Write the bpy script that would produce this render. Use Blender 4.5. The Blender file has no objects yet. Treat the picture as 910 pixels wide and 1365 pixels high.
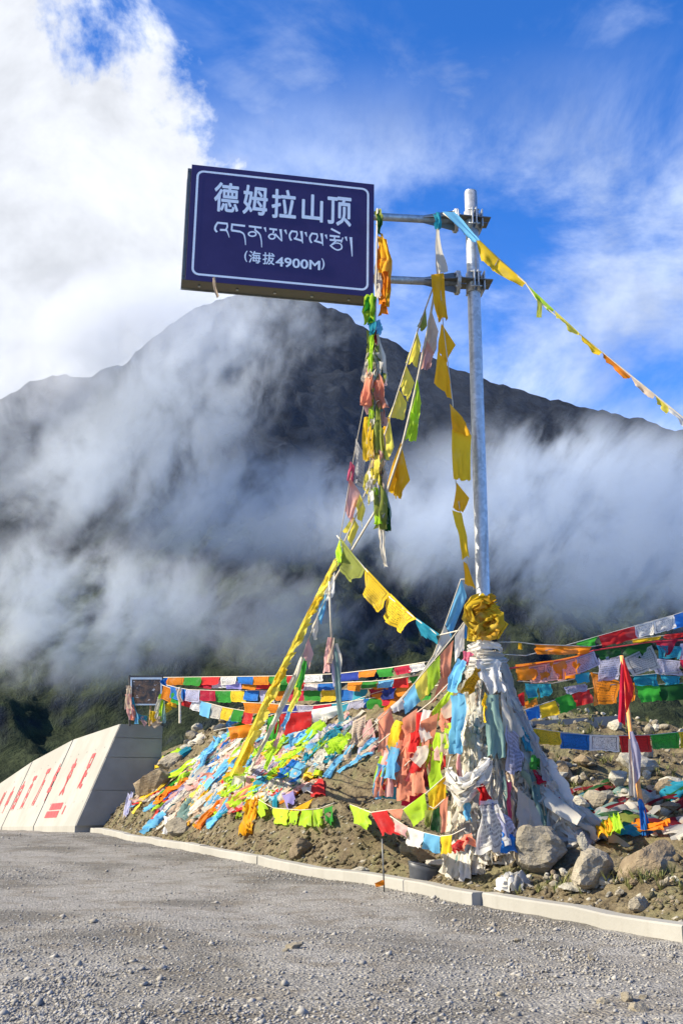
import bpy, bmesh, math, random
import numpy as np
from mathutils import Vector, Matrix

# ------------------------------------------------------------------ camera, sky, sun, exposure
scene = bpy.context.scene
col = scene.collection
CAMH, FPX, CX, CY, HOR = 1.1, 1400.0, 455.0, 682.5, 1048.0
PITCH = math.atan((HOR - CY) / FPX)
cam = bpy.data.cameras.new('camera')
cam.sensor_fit = 'VERTICAL'; cam.sensor_height = 36.0
cam.lens = 36.0 * FPX / 1365.0
cam.clip_start = 0.05; cam.clip_end = 8000
camo = bpy.data.objects.new('camera', cam); col.objects.link(camo)
camo.location = (0, 0, CAMH); camo.rotation_euler = (math.pi / 2 + PITCH, 0, 0)
scene.camera = camo

SUN_TO = Vector((-0.80, -0.17, 0.56)).normalized()      # direction towards the sun
SUN_EL = math.asin(SUN_TO.z); SUN_AZ = math.atan2(SUN_TO.x, SUN_TO.y)
sl = bpy.data.lights.new('sun', 'SUN'); sl.energy = 5.0; sl.angle = math.radians(0.6); sl.color = (1.0, 0.91, 0.75)
so = bpy.data.objects.new('sun', sl); col.objects.link(so)
so.rotation_euler = (-SUN_TO).to_track_quat('-Z', 'Y').to_euler()

scene.view_settings.view_transform = 'Standard'; scene.view_settings.look = 'None'
scene.view_settings.gamma = 1; scene.view_settings.use_curve_mapping = False
scene.view_settings.exposure = 0.88
scene.render.engine = 'CYCLES'
cy = scene.cycles
cy.use_denoising = True; cy.max_bounces = 8; cy.diffuse_bounces = 3; cy.glossy_bounces = 3
cy.transmission_bounces = 4; cy.transparent_max_bounces = 8; cy.volume_bounces = 4
cy.volume_max_steps = 64; cy.volume_step_rate = 1.0

class NT:
    """small node-building helper"""
    def __init__(s, tree):
        s.t = tree; tree.nodes.clear()
    def n(s, typ, **kw):
        nd = s.t.nodes.new(typ)
        for k, v in kw.items():
            setattr(nd, k, v)
        return nd
    def put(s, sock, v):
        if isinstance(v, bpy.types.NodeSocket): s.t.links.new(v, sock)
        elif v is not None: sock.default_value = v
    def m(s, op, a, b=None, c=None, clamp=False):
        nd = s.n('ShaderNodeMath', operation=op, use_clamp=clamp)
        for i, v in enumerate((a, b, c)):
            if v is not None: s.put(nd.inputs[i], v)
        return nd.outputs[0]
    def vm(s, op, a, b=None, out=0):
        nd = s.n('ShaderNodeVectorMath', operation=op)
        s.put(nd.inputs[0], a)
        if b is not None: s.put(nd.inputs['Scale' if op == 'SCALE' else 1], b)
        return nd.outputs['Value' if op in ('DOT_PRODUCT', 'LENGTH', 'DISTANCE') else 'Vector']
    def noise(s, vec, scale, detail=4, rough=.55, dist=0, out='Fac'):
        nd = s.n('ShaderNodeTexNoise')
        if vec is not None: s.put(nd.inputs['Vector'], vec)
        s.put(nd.inputs['Scale'], scale); s.put(nd.inputs['Detail'], detail)
        s.put(nd.inputs['Roughness'], rough); s.put(nd.inputs['Distortion'], dist)
        return nd.outputs[out]
    def ramp(s, v, lo, hi, a=0.0, b=1.0, smooth=True):
        nd = s.n('ShaderNodeMapRange', interpolation_type='SMOOTHSTEP' if smooth else 'LINEAR')
        for k, x in zip(('Value', 'From Min', 'From Max', 'To Min', 'To Max'), (v, lo, hi, a, b)): s.put(nd.inputs[k], x)
        return nd.outputs[0]
    def mix(s, f, a, b, mode='MIX'):
        nd = s.n('ShaderNodeMix', data_type='RGBA', blend_type=mode)
        s.put(nd.inputs[0], f)
        for k, v in ((6, a), (7, b)):
            if not isinstance(v, bpy.types.NodeSocket) and len(v) == 3: v = (*v, 1)
            s.put(nd.inputs[k], v)
        return nd.outputs[2]

world = bpy.data.worlds.new('World'); scene.world = world; world.use_nodes = True
w = NT(world.node_tree)
sky = w.n('ShaderNodeTexSky', sky_type='NISHITA', sun_disc=False)
sky.sun_elevation = SUN_EL; sky.sun_rotation = SUN_AZ; sky.altitude = 4900
sky.air_density = 1.0; sky.dust_density = 0.15; sky.ozone_density = 5.0
geo = w.n('ShaderNodeTexCoord').outputs['Generated']
nrm = w.vm('NORMALIZE', geo)
sep = w.n('ShaderNodeSeparateXYZ'); w.put(sep.inputs[0], nrm)
# flat cloud layer overhead: direction projected on a plane
zc = w.m('ADD', w.m('MAXIMUM', sep.outputs[2], 0.0), 0.22)
pl = w.vm('DIVIDE', nrm, None)
cmb = w.n('ShaderNodeCombineXYZ')
for i in range(3): w.put(cmb.inputs[i], zc)
w.put(pl.node.inputs[1], cmb.outputs[0])
CIRRUS = (11, 5, 2)
n_big = w.noise(pl, 2.3, 7, .58, .35)
n_fine = w.noise(pl, 8.0, 6, .62, .6)
n_det = w.noise(nrm, 6.0, 8, .6, .2)
# the cloud bank: everything to the left of a plane through the viewer
bank = w.vm('DOT_PRODUCT', nrm, (-0.9043, 0.0307, -0.0))   # filled in below
BANK = bank.node
bank_f = w.ramp(w.m('ADD', w.m('ADD', bank, w.m('MULTIPLY', w.m('SUBTRACT', n_det, .5), .38)),
                    w.m('MULTIPLY', w.m('SUBTRACT', n_big, .5), .10)), -.006, .038)
thin = w.m('MULTIPLY', w.ramp(w.m('ADD', n_big, w.m('MULTIPLY', n_fine, .30)), .70, 1.06), .78)
vell = w.ramp(sep.outputs[2], .63, .50, .0, .85)
n_cir = w.noise(w.vm('ADD', w.vm('MULTIPLY', nrm, (1.0, 1.0, 1.5)), CIRRUS), 3.4, 7, .62, .5)
thin = w.m('MAXIMUM', thin, w.m('MULTIPLY', vell, w.ramp(n_cir, .38, .70)), clamp=True)
n_sh = w.noise(nrm, 3.6, 7, .6, .3)
bshade = w.ramp(n_sh, .34, .60, .68, 1.06)
cov = w.m('MAXIMUM', w.m('MULTIPLY', bank_f, .96), thin, clamp=True)
skyc = w.mix(1.0, sky.outputs[0], (0.42, 1.02, 1.56), 'MULTIPLY')
cl_col = w.mix(bank_f, (3.4, 3.95, 5.0), (4.0, 4.13, 4.36))
cl_col = w.mix(1.0, cl_col, w.vm('SCALE', (1, 1, 1), bshade), 'MULTIPLY')
final = w.mix(cov, skyc, cl_col)
bg = w.n('ShaderNodeBackground'); w.put(bg.inputs[0], final); bg.inputs[1].default_value = 0.14
wo = w.n('ShaderNodeOutputWorld'); w.put(wo.inputs[0], bg.outputs[0])

# ------------------------------------------------------------------ geometry of the place
def ray(px, py):
    x = (px - CX) / FPX; y = (CY - py) / FPX
    return np.array([x, math.cos(PITCH) - y * math.sin(PITCH), math.sin(PITCH) + y * math.cos(PITCH)])
def at(px, py, Y):
    r = ray(px, py); return Vector(np.array([0, 0, CAMH]) + r * (Y / r[1]))
def on_z(px, py, z=0.0):
    r = ray(px, py); return Vector(np.array([0, 0, CAMH]) + r * ((z - CAMH) / r[2]))
# the cloud bank's edge is the great circle through two directions
_a, _b = Vector(ray(262, 190)).normalized(), Vector(ray(118, -10)).normalized()
_n = _a.cross(_b).normalized()
if _n.dot(Vector(ray(0, 200))) < 0: _n.negate()
BANK.inputs[1].default_value = _n

rng = np.random.default_rng(7)
PERM = rng.permutation(4096)
GRAD = rng.random(4096) * 2 - 1
def vnoise(x, y, seed=0):
    xi = np.floor(x).astype(int); yi = np.floor(y).astype(int)
    xf = x - xi; yf = y - yi
    u = xf * xf * xf * (xf * (xf * 6 - 15) + 10); v = yf * yf * yf * (yf * (yf * 6 - 15) + 10)
    def h(a, b): return GRAD[PERM[(PERM[(a + seed * 57) & 4095] + b) & 4095]]
    return (h(xi, yi) * (1 - u) + h(xi + 1, yi) * u) * (1 - v) + (h(xi, yi + 1) * (1 - u) + h(xi + 1, yi + 1) * u) * v
def fbm(x, y, octv=5, gain=.5, seed=0, ridged=False):
    x = np.asarray(x, float); y = np.asarray(y, float)
    s = 0; a = 1.0
    for i in range(octv):
        n = vnoise(x * 2 ** i, y * 2 ** i, seed + i)
        if ridged: n = 1 - 2 * np.abs(n)
        s = s + a * n; a *= gain
    return s
def sstep(a, b, x):
    t = np.clip((np.asarray(x, float) - a) / (b - a), 0, 1); return t * t * (3 - 2 * t)

# kerb line (foot of its road-side face)
KP = [on_z(*q) for q in [(910, 1260), (800, 1235.3), (640, 1205), (500, 1181), (400, 1162.5), (300, 1143), (200, 1123.5), (128, 1109.5)]]
KP = [(p.x, p.y) for p in KP]
d0 = (KP[0][0] - KP[1][0], KP[0][1] - KP[1][1]); l0 = math.hypot(*d0)
KP = [(KP[0][0] + d0[0] / l0 * 11, KP[0][1] + d0[1] / l0 * 11)] + KP
KERB_N = len(KP)
WALL_D = Vector((-0.46, 0.888)).normalized()
WB0 = Vector((KP[-1][0] - .35, KP[-1][1] + 1.6))        # wall foot at its near end
ROADPTS = KP + [(WB0.x, WB0.y), (WB0.x + WALL_D.x * 60, WB0.y + WALL_D.y * 60)]
RP = np.array(ROADPTS)
def kerb_dist(X, Y):
    """signed distance from the kerb line (positive uphill) and the Y of the nearest point on it"""
    X = np.asarray(X, float); Y = np.asarray(Y, float)
    best = np.full(X.shape, 1e9); sg = np.zeros(X.shape); ny = np.zeros(X.shape)
    for (ax, ay), (bx, by) in zip(RP[:-1], RP[1:]):
        dx, dy = bx - ax, by - ay; L = dx * dx + dy * dy
        t = np.clip(((X - ax) * dx + (Y - ay) * dy) / L, 0, 1)
        qx, qy = ax + t * dx, ay + t * dy
        d = np.hypot(X - qx, Y - qy); c = -(dx * (Y - ay) - dy * (X - ax))
        m = d < best
        best = np.where(m, d, best); sg = np.where(m, np.sign(c), sg); ny = np.where(m, qy, ny)
    return best * sg, ny
def road_z(X, Y):
    X = np.asarray(X, float); Y = np.asarray(Y, float)
    z = -0.030 * np.clip(Y - 26, 0, 40) - .012 * np.clip(Y - 66, 0, 200)
    return z + .022 * fbm(X * .55, Y * .55, 3, .5, 3) + .010 * fbm(X * 3, Y * 3, 3, .5, 9)
HLx = [0, .18, .55, 1.2, 2.2, 3.2, 4.0, 5.2, 8, 20]; HLy = [.0, .10, .55, 1.08, 1.95, 2.78, 3.22, 2.95, 1.7, .5]
HRx = [0, .18, .50, .85, 1.3, 3.0, 6.0, 9.0, 11, 14, 24]; HRy = [.0, .10, .27, .36, .40, .78, 1.65, 2.45, 2.78, 2.7, 1.1]
def mound_smooth(X, Y):
    d, s = kerb_dist(X, Y)
    d2 = d + .22 * fbm(X * .7, Y * .7, 2, .5, 21) * sstep(.3, 1.5, d)
    hl = np.interp(d2, HLx, HLy); hr = np.interp(d2, HRx, HRy)
    wgt = sstep(12.0, 19.0, s)
    z = hl * wgt + hr * (1 - wgt)
    z = z * np.clip(1 - .035 * np.clip(s - 27.5, 0, 100), .12, 1)
    z = z + np.where(s > 26, -.03 * np.clip(s - 26, 0, 40), 0)
    return z, d
def mound_z(X, Y):
    z, d = mound_smooth(X, Y)
    amp = sstep(.15, .6, d)
    X = np.asarray(X, float); Y = np.asarray(Y, float)
    n = .085 * fbm(X * 1.5, Y * 1.5, 3, .55, 30) + .075 * fbm(X * 4.5, Y * 4.5, 4, .62, 40) + .05 * np.maximum(0, fbm(X * 2.6, Y * 2.6, 2, .5, 44))
    return z + n * amp - .02
def G(px, py, lift=0.0):
    """point where the sight line through a pixel meets the mound"""
    r = ray(px, py); t = np.concatenate([np.arange(6, 30, .03), np.arange(30, 60, .2)])
    P = np.array([0, 0, CAMH])[None] + r[None] * (t / r[1])[:, None]
    z = mound_z(P[:, 0], P[:, 1]); below = np.nonzero(P[:, 2] < z)[0]
    i = below[0] if len(below) else len(t) - 1
    return Vector((P[i, 0], P[i, 1], z[i] + lift))
def MZ(x, y): return float(mound_z(np.array([x]), np.array([y]))[0])

# ------------------------------------------------------------------ materials
MAT = {}
def material(name):
    m = bpy.data.materials.new(name); m.use_nodes = True; MAT[name] = m
    return m, NT(m.node_tree)
def finish(t, shader, disp=None, vol=None):
    o = t.n('ShaderNodeOutputMaterial')
    if shader is not None: t.put(o.inputs['Surface'], shader)
    if vol is not None: t.put(o.inputs['Volume'], vol)
def bsdf(t, colr, rough=.7, metal=0.0, bump=None, bstr=.5, bdist=.01, spec=.5):
    b = t.n('ShaderNodeBsdfPrincipled')
    if not isinstance(colr, bpy.types.NodeSocket) and len(colr) == 3: colr = (*colr, 1)
    t.put(b.inputs['Base Color'], colr); t.put(b.inputs['Roughness'], rough); t.put(b.inputs['Metallic'], metal)
    b.inputs['Specular IOR Level'].default_value = spec
    if bump is not None:
        n = t.n('ShaderNodeBump'); n.inputs['Strength'].default_value = bstr; n.inputs['Distance'].default_value = bdist
        t.put(n.inputs['Height'], bump); t.put(b.inputs['Normal'], n.outputs[0])
    return b.outputs[0]
def pos(t): return t.n('ShaderNodeNewGeometry').outputs['Position']
def objc(t): return t.n('ShaderNodeTexCoord').outputs['Object']
def orand(t): return t.n('ShaderNodeObjectInfo').outputs['Random']

def m_gravel(name, base, light, stone_scale):
    m, t = material(name); p = pos(t)
    v = t.n('ShaderNodeTexVoronoi'); t.put(v.inputs['Vector'], p); v.inputs['Scale'].default_value = stone_scale
    at_ = t.n('ShaderNodeAttribute', attribute_name='packed').outputs['Fac']
    n1 = t.noise(p, .42, 5, .62, .4); n2 = t.noise(p, 34, 4, .7); n3 = t.noise(p, 2.2, 5, .6, .3)
    c = t.mix(t.ramp(n1, .42, .58), base, light)
    c = t.mix(t.m('MULTIPLY', at_, .8), c, (.30, .285, .255))
    c = t.mix(t.ramp(n3, .46, .68, 0, .65), c, (.165, .138, .10))
    c = t.mix(1.0, c, t.vm('SCALE', (1, 1, 1), t.ramp(n2, .25, .8, .62, 1.3)), 'MULTIPLY')
    sv = t.n('ShaderNodeSeparateColor'); t.put(sv.inputs[0], v.outputs['Color'])
    c = t.mix(1.0, c, t.vm('SCALE', (1, 1, 1), t.ramp(sv.outputs[0], 0, 1, .72, 1.28, False)), 'MULTIPLY')
    h = t.m('ADD', t.m('MULTIPLY', v.outputs['Distance'], -1.0), t.m('MULTIPLY', n2, .6))
    finish(t, bsdf(t, c, .92, 0, h, .9, .012, .25)); return m
m_gravel('gravel_road', (.150, .139, .118), (.258, .244, .215), 55)

m, t = material('road_stone'); p = pos(t)
wn = t.n('ShaderNodeTexWhiteNoise'); t.put(wn.inputs['Vector'], t.vm('FLOOR', t.vm('SCALE', p, 18.0)))
c = t.mix(wn.outputs['Value'], (.155, .146, .130), (.385, .366, .325))
c = t.mix(t.ramp(t.noise(p, .6, 3), .45, .7, 0, .5), c, (.30, .26, .20))
finish(t, bsdf(t, c, .9, 0, t.noise(p, 90, 3), .5, .004, .3))

m, t = material('bank_stone'); p = pos(t)
wn = t.n('ShaderNodeTexWhiteNoise'); t.put(wn.inputs['Vector'], t.vm('FLOOR', t.vm('SCALE', p, 12.0)))
c = t.mix(wn.outputs['Value'], (.15, .125, .085), (.38, .35, .28))
finish(t, bsdf(t, c, .9, 0, t.noise(p, 60, 3), .5, .006, .3))
m, t = material('earth'); p = pos(t)
n1 = t.noise(p, .55, 5, .6, .5); n2 = t.noise(p, 7, 6, .65); n3 = t.noise(p, 42, 4, .7); n4 = t.noise(p, 1.7, 4, .6, .8)
c = t.mix(t.ramp(n2, .3, .72), (.092, .070, .040), (.235, .190, .112))
c = t.mix(t.ramp(n4, .46, .62, 0, .65), c, (.185, .172, .085))
c = t.mix(t.ramp(n1, .52, .66, 0, .7), c, (.115, .082, .050))
c = t.mix(t.ramp(n3, .62, .75, 0, .7), c, (.40, .37, .30))
v = t.n('ShaderNodeTexVoronoi'); t.put(v.inputs['Vector'], p); v.inputs['Scale'].default_value = 16
h = t.m('ADD', t.m('MULTIPLY', n2, 1.2), t.m('ADD', t.m('MULTIPLY', n3, .5), t.m('MULTIPLY', v.outputs['Distance'], -.5)))
finish(t, bsdf(t, c, .95, 0, h, 1.0, .05, .2))

def m_rock(name, a, b, crack=1):
    m, t = material(name); p = objc(t)
    n1 = t.noise(p, 3.2, 6, .62, .6); n2 = t.noise(p, 22, 5, .7)
    c = t.mix(t.ramp(n1, .3, .7), a, b)
    c = t.mix(1.0, c, t.vm('SCALE', (1, 1, 1), t.ramp(orand(t), 0, 1, .8, 1.18, False)), 'MULTIPLY')
    c = t.mix(t.ramp(n2, .58, .74, 0, .45), c, (.46, .44, .38))
    c = t.mix(t.ramp(n2, .42, .30, 0, .5), c, (.09, .08, .065))
    st = t.noise(t.vm('MULTIPLY', p, (2, 2, 9)), 3.0, 5, .6, .8)
    finish(t, bsdf(t, c, .88, 0, t.m('ADD', n2, t.m('MULTIPLY', st, 1.4)), .8, .03, .3)); return m
m_rock('rock_grey', (.22, .190, .135), (.36, .315, .235)); m_rock('rock_brown', (.17, .125, .075), (.28, .22, .14))
m_rock('rock_pale', (.34, .315, .245), (.48, .45, .37))

m, t = material('concrete_pale'); p = pos(t)
n1 = t.noise(p, .8, 5, .6); n2 = t.noise(p, 26, 5, .65)
stk = t.noise(t.vm('MULTIPLY', p, (3.0, 3.0, .25)), 2.4, 5, .6)
c = t.mix(t.ramp(n1, .35, .68), (.30, .288, .252), (.355, .343, .305))
c = t.mix(t.ramp(stk, .50, .72, 0, .55), c, (.27, .255, .22))
c = t.mix(t.ramp(n2, .60, .75, 0, .30), c, (.27, .26, .23))
finish(t, bsdf(t, c, .9, 0, t.m('ADD', n2, stk), .35, .01, .3))
m, t = material('concrete_grey_shade'); p = pos(t)
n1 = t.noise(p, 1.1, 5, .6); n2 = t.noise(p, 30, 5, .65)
c = t.mix(t.ramp(n1, .35, .68), (.25, .245, .222), (.31, .305, .28))  # greyer than the pale mix: the wall end's shade is put in
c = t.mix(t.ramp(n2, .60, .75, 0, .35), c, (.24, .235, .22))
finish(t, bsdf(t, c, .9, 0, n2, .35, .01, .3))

def flat(name, c, rough=.6, metal=0.0, nz=.12, scale=14):
    m, t = material(name); p = objc(t); n = t.noise(p, scale, 4, .6)
    k = t.mix(1.0, (*c, 1), t.vm('SCALE', (1, 1, 1), t.ramp(n, .3, .7, 1 - nz, 1 + nz)), 'MULTIPLY')
    finish(t, bsdf(t, k, t.ramp(n, .2, .8, max(.05, rough - .1), min(1, rough + .1)), metal, n, .15, .004)); return m
m, t = material('galvanised'); p = objc(t)
v = t.n('ShaderNodeTexVoronoi'); t.put(v.inputs['Vector'], p); v.inputs['Scale'].default_value = 26
sv = t.n('ShaderNodeSeparateColor'); t.put(sv.inputs[0], v.outputs['Color'])
n1 = t.noise(t.vm('MULTIPLY', p, (6, 6, .9)), 1.6, 5, .65, .5)
c = t.mix(sv.outputs[0], (.40, .41, .41), (.56, .57, .57))
c = t.mix(t.ramp(n1, .50, .72, 0, .6), c, (.27, .275, .27))
finish(t, bsdf(t, c, t.ramp(n1, .3, .7, .36, .60), .62, n1, .10, .004))
flat('frame_alloy', (.12, .118, .108), .45, .6); flat('dark_steel', (.17, .175, .17), .5, .6); flat('steel_edge', (.50, .51, .50), .4, .7)
m, t = material('sign_blue'); p = objc(t)
n = t.noise(p, 2.5, 5, .6); sc = t.noise(t.vm('MULTIPLY', p, (38, 1, 3.2)), 3.0, 3, .5, 1.2)
c = t.mix(t.ramp(n, .3, .7), (.034, .018, .086), (.043, .025, .104))
c = t.mix(t.ramp(sc, .73, .77, 0, .22), c, (.45, .45, .6))
finish(t, bsdf(t, c, .42, 0, n, .05, .003, .4))
flat('sign_white', (.86, .88, .90), .45, 0, .03); flat('red_paint', (.66, .055, .06), .7, 0, .2, 8)
flat('wood', (.42, .26, .11), .7); flat('orange_wood', (.72, .33, .10), .7); flat('black_frame', (.03, .03, .032), .5)
flat('black_plastic', (.055, .060, .068), .45); flat('bag_white', (.72, .73, .73), .45); flat('orange_tape', (.75, .22, .05), .6)
flat('rope', (.55, .50, .40), .9)

# cloth: diffuse plus light coming through, fading, dirt, and printed lines
CLOTH = {}
COLORS = dict(yellow=(.88, .60, .035), lemon=(.93, .79, .12), gold=(.88, .48, .025), orange=(.80, .26, .02), white=(.84, .82, .76),
              offwhite=(.76, .71, .60), grey=(.52, .50, .46), lavender=(.52, .52, .68), red=(.66, .035, .035), crimson=(.52, .02, .055),
              maroon=(.22, .02, .03), pink=(.80, .46, .42), salmon=(.80, .32, .20), magenta=(.66, .12, .20), green=(.05, .36, .045),
              darkgreen=(.022, .105, .028), lime=(.50, .78, .045), olive=(.30, .34, .07), blue=(.03, .20, .62), navy=(.03, .06, .34),
              sky=(.20, .56, .84), teal=(.03, .30, .42), sage=(.27, .42, .38), beige=(.70, .56, .42), purple=(.34, .30, .66))
def cloth(cname, printed=True):
    key = 'cloth_' + cname + ('_printed' if printed else '')
    if key in CLOTH: return CLOTH[key]
    base = COLORS[cname]
    m, t = material(key); uv = t.n('ShaderNodeTexCoord').outputs['UV']; p = pos(t)
    r = orand(t)
    c = t.mix(1.0, (*base, 1), t.vm('SCALE', (1, 1, 1), t.ramp(r, 0, 1, .80, 1.12, False)), 'MULTIPLY')
    fade = t.noise(p, 3.5, 4, .6, .5)
    grey = tuple(.5 * b + .5 * x for b, x in zip(base, (.62, .60, .55)))
    c = t.mix(t.ramp(fade, .5, .8, 0, .35), c, grey)
    c = t.mix(t.ramp(t.noise(p, 11, 5, .65), .55, .8, 0, .30), c, tuple(b * .45 for b in base))
    weave = t.noise(t.vm('MULTIPLY', uv, (1, 1, 1)), 160, 2, .5)
    if printed:
        s = t.n('ShaderNodeSeparateXYZ'); t.put(s.inputs[0], uv)
        row = t.m('FRACT', t.m('MULTIPLY', s.outputs[1], 11.0))
        band = t.m('MULTIPLY', t.ramp(row, .18, .26), t.ramp(row, .86, .74))
        cell = t.n('ShaderNodeCombineXYZ')
        t.put(cell.inputs[0], t.m('MULTIPLY', s.outputs[0], 34)); t.put(cell.inputs[1], t.m('FLOOR', t.m('MULTIPLY', s.outputs[1], 11.0)))
        t.put(cell.inputs[2], t.m('MULTIPLY', r, 50))
        gl = t.ramp(t.noise(cell.outputs[0], 1.0, 3, .8), .44, .56)
        def inside(x, a, b): return t.m('MULTIPLY', t.ramp(x, a, a + .012), t.ramp(x, b, b - .012))
        box = t.m('MULTIPLY', inside(s.outputs[0], .1, .9), inside(s.outputs[1], .12, .90))
        box2 = t.m('MULTIPLY', inside(s.outputs[0], .07, .93), inside(s.outputs[1], .09, .93))
        ring = t.m('SUBTRACT', box2, box, clamp=True)
        ink = t.m('MAXIMUM', t.m('MULTIPLY', t.m('MULTIPLY', band, gl), box), ring)
        ink = t.m('MULTIPLY', ink, t.ramp(t.noise(p, 6, 3), .3, .6, .45, .85))
        dark = tuple(.22 * b + .02 for b in base) if min(base) < .4 else (.10, .09, .10)
        c = t.mix(ink, c, dark)
    d = t.n('ShaderNodeBsdfPrincipled'); t.put(d.inputs['Base Color'], c); d.inputs['Roughness'].default_value = .85
    d.inputs['Specular IOR Level'].default_value = .15
    bp = t.n('ShaderNodeBump'); bp.inputs['Strength'].default_value = .35; bp.inputs['Distance'].default_value = .006
    t.put(bp.inputs['Height'], t.m('ADD', t.noise(p, 24, 4, .6, .6), t.m('MULTIPLY', weave, .25))); t.put(d.inputs['Normal'], bp.outputs[0])
    tr = t.n('ShaderNodeBsdfTranslucent'); t.put(tr.inputs[0], c)
    mx = t.n('ShaderNodeMixShader'); mx.inputs[0].default_value = .48
    t.put(mx.inputs[1], d.outputs[0]); t.put(mx.inputs[2], tr.outputs[0])
    finish(t, mx.outputs[0]); CLOTH[key] = m; return m

m, t = material('mountain'); p = pos(t)
s = t.n('ShaderNodeSeparateXYZ'); t.put(s.inputs[0], p)
nz = t.n('ShaderNodeSeparateXYZ'); t.put(nz.inputs[0], t.n('ShaderNodeNewGeometry').outputs['Normal'])
n1 = t.noise(p, .012, 8, .62, .6); n2 = t.noise(p, .08, 6, .7, .4)
rock = t.mix(t.ramp(n2, .34, .70), (.006, .009, .016), (.022, .029, .044))  # darkened and blued: distance haze and cloud shade put into the rock colour
grass = t.mix(t.ramp(n2, .3, .7), (.016, .022, .013), (.042, .054, .027))
gf = t.m('MULTIPLY', t.ramp(t.m('ADD', s.outputs[2], t.m('MULTIPLY', n1, 160)), 300, 150), t.ramp(nz.outputs[2], .45, .7))
c = t.mix(gf, rock, grass)
finish(t, bsdf(t, c, .95, 0, t.m('ADD', n2, n1), 1.0, 6.0, .1))
m, t = material('far_ground'); p = pos(t)
n = t.noise(p, .05, 6, .6)
finish(t, bsdf(t, t.mix(t.ramp(n, .3, .7), (.035, .042, .020), (.085, .080, .045)), .95, 0, n, .6, 1.0, .1))

# ------------------------------------------------------------------ object helpers
def tag(o, label=None, cat=None, group=None, kind=None):
    if label: o['label'] = label
    if cat: o['category'] = cat
    if group: o['group'] = group
    if kind: o['kind'] = kind
    return o
def empty(name, loc=(0, 0, 0)):
    o = bpy.data.objects.new(name, None); o.location = loc; o.empty_display_size = .2
    col.objects.link(o); return o
def link(name, me, mat, parent=None, smooth=False):
    if mat is not None: me.materials.append(mat if not isinstance(mat, str) else MAT[mat])
    if smooth: me.polygons.foreach_set('use_smooth', [True] * len(me.polygons))
    o = bpy.data.objects.new(name, me); col.objects.link(o)
    if parent is not None:
        o.parent = parent
    return o
def mesh_data(name, verts, faces, uvs=None):
    me = bpy.data.meshes.new(name)
    me.from_pydata([tuple(map(float, v)) for v in verts], [], faces); 
    if uvs is not None:
        ul = me.uv_layers.new(name='UVMap')
        li = np.zeros(len(me.loops), dtype=np.int32); me.loops.foreach_get('vertex_index', li)
        ul.data.foreach_set('uv', np.asarray(uvs, dtype=np.float32)[li].ravel())
    me.update(); return me
def grid_faces(nu, nv):
    return [(i * nv + j, (i + 1) * nv + j, (i + 1) * nv + j + 1, i * nv + j + 1) for i in range(nu - 1) for j in range(nv - 1)]
def grid_mesh(name, P):
    """P: array nu x nv x 3"""
    nu, nv = P.shape[:2]
    uu, vv = np.meshgrid(np.linspace(0, 1, nu), np.linspace(0, 1, nv), indexing='ij')
    return mesh_data(name, P.reshape(-1, 3), grid_faces(nu, nv), np.stack([uu, 1 - vv], -1).reshape(-1, 2))
def tube_mesh(name, pts, rad, sides=8, cap=True):
    pts = [Vector(p) for p in pts]; n = len(pts)
    rads = rad if isinstance(rad, (list, tuple)) else [rad] * n
    V = []; Fc = []
    up = Vector((0, 0, 1))
    for i, p in enumerate(pts):
        tg = (pts[min(i + 1, n - 1)] - pts[max(i - 1, 0)]).normalized()
        a = tg.cross(up if abs(tg.z) < .95 else Vector((1, 0, 0))).normalized(); b = tg.cross(a)
        for k in range(sides):
            th = 2 * math.pi * k / sides
            V.append(p + (a * math.cos(th) + b * math.sin(th)) * rads[i])
    for i in range(n - 1):
        for k in range(sides):
            k2 = (k + 1) % sides
            Fc.append((i * sides + k, i * sides + k2, (i + 1) * sides + k2, (i + 1) * sides + k))
    if cap:
        Fc.append(tuple(range(sides))[::-1]); Fc.append(tuple((n - 1) * sides + k for k in range(sides)))
    return mesh_data(name, V, Fc)
def box_mesh(name, ax, bx, ay, by, az, bz, bevel=0.0, M=None):
    bm = bmesh.new(); bmesh.ops.create_cube(bm, size=1)
    for v in bm.verts:
        v.co = Vector(((ax + bx) / 2 + v.co.x * (bx - ax), (ay + by) / 2 + v.co.y * (by - ay), (az + bz) / 2 + v.co.z * (bz - az)))
    if bevel: bmesh.ops.bevel(bm, geom=bm.edges[:], offset=bevel, segments=2, affect='EDGES', profile=.5)
    if M is not None: bm.transform(M)
    me = bpy.data.meshes.new(name); bm.to_mesh(me); bm.free(); return me
def poly_prism(name, pts2, y0, y1, M=None):
    """extrude a polygon (x,z) between y0 and y1"""
    n = len(pts2)
    V = [(x, y0, z) for x, z in pts2] + [(x, y1, z) for x, z in pts2]
    Fc = [tuple(range(n)), tuple(range(2 * n - 1, n - 1, -1))] + [(i, i + n, (i + 1) % n + n, (i + 1) % n) for i in range(n)]
    if M is not None: V = [M @ Vector(v) for v in V]
    me = mesh_data(name, V, Fc); bm = bmesh.new(); bm.from_mesh(me); bmesh.ops.recalc_face_normals(bm, faces=bm.faces); bm.to_mesh(me); bm.free()
    return me

# ------------------------------------------------------------------ ground, road, mound, mountain
gx = np.concatenate([-np.geomspace(1500, 30, 24), np.linspace(-26, 26, 14), np.geomspace(30, 1500, 24)])
gy = np.concatenate([-np.geomspace(300, 10, 10), np.linspace(-8, 60, 18), np.geomspace(66, 1500, 26)])
XX, YY = np.meshgrid(gx, gy, indexing='ij')
ZZ = -1.4 - .055 * np.clip(np.hypot(XX, YY) - 60, 0, 400) + .6 * fbm(XX * .03, YY * .03, 3, .5, 60)
o = link('ground', grid_mesh('ground', np.stack([XX, YY, ZZ], -1)), 'far_ground', smooth=True); o['kind'] = 'structure'

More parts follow.
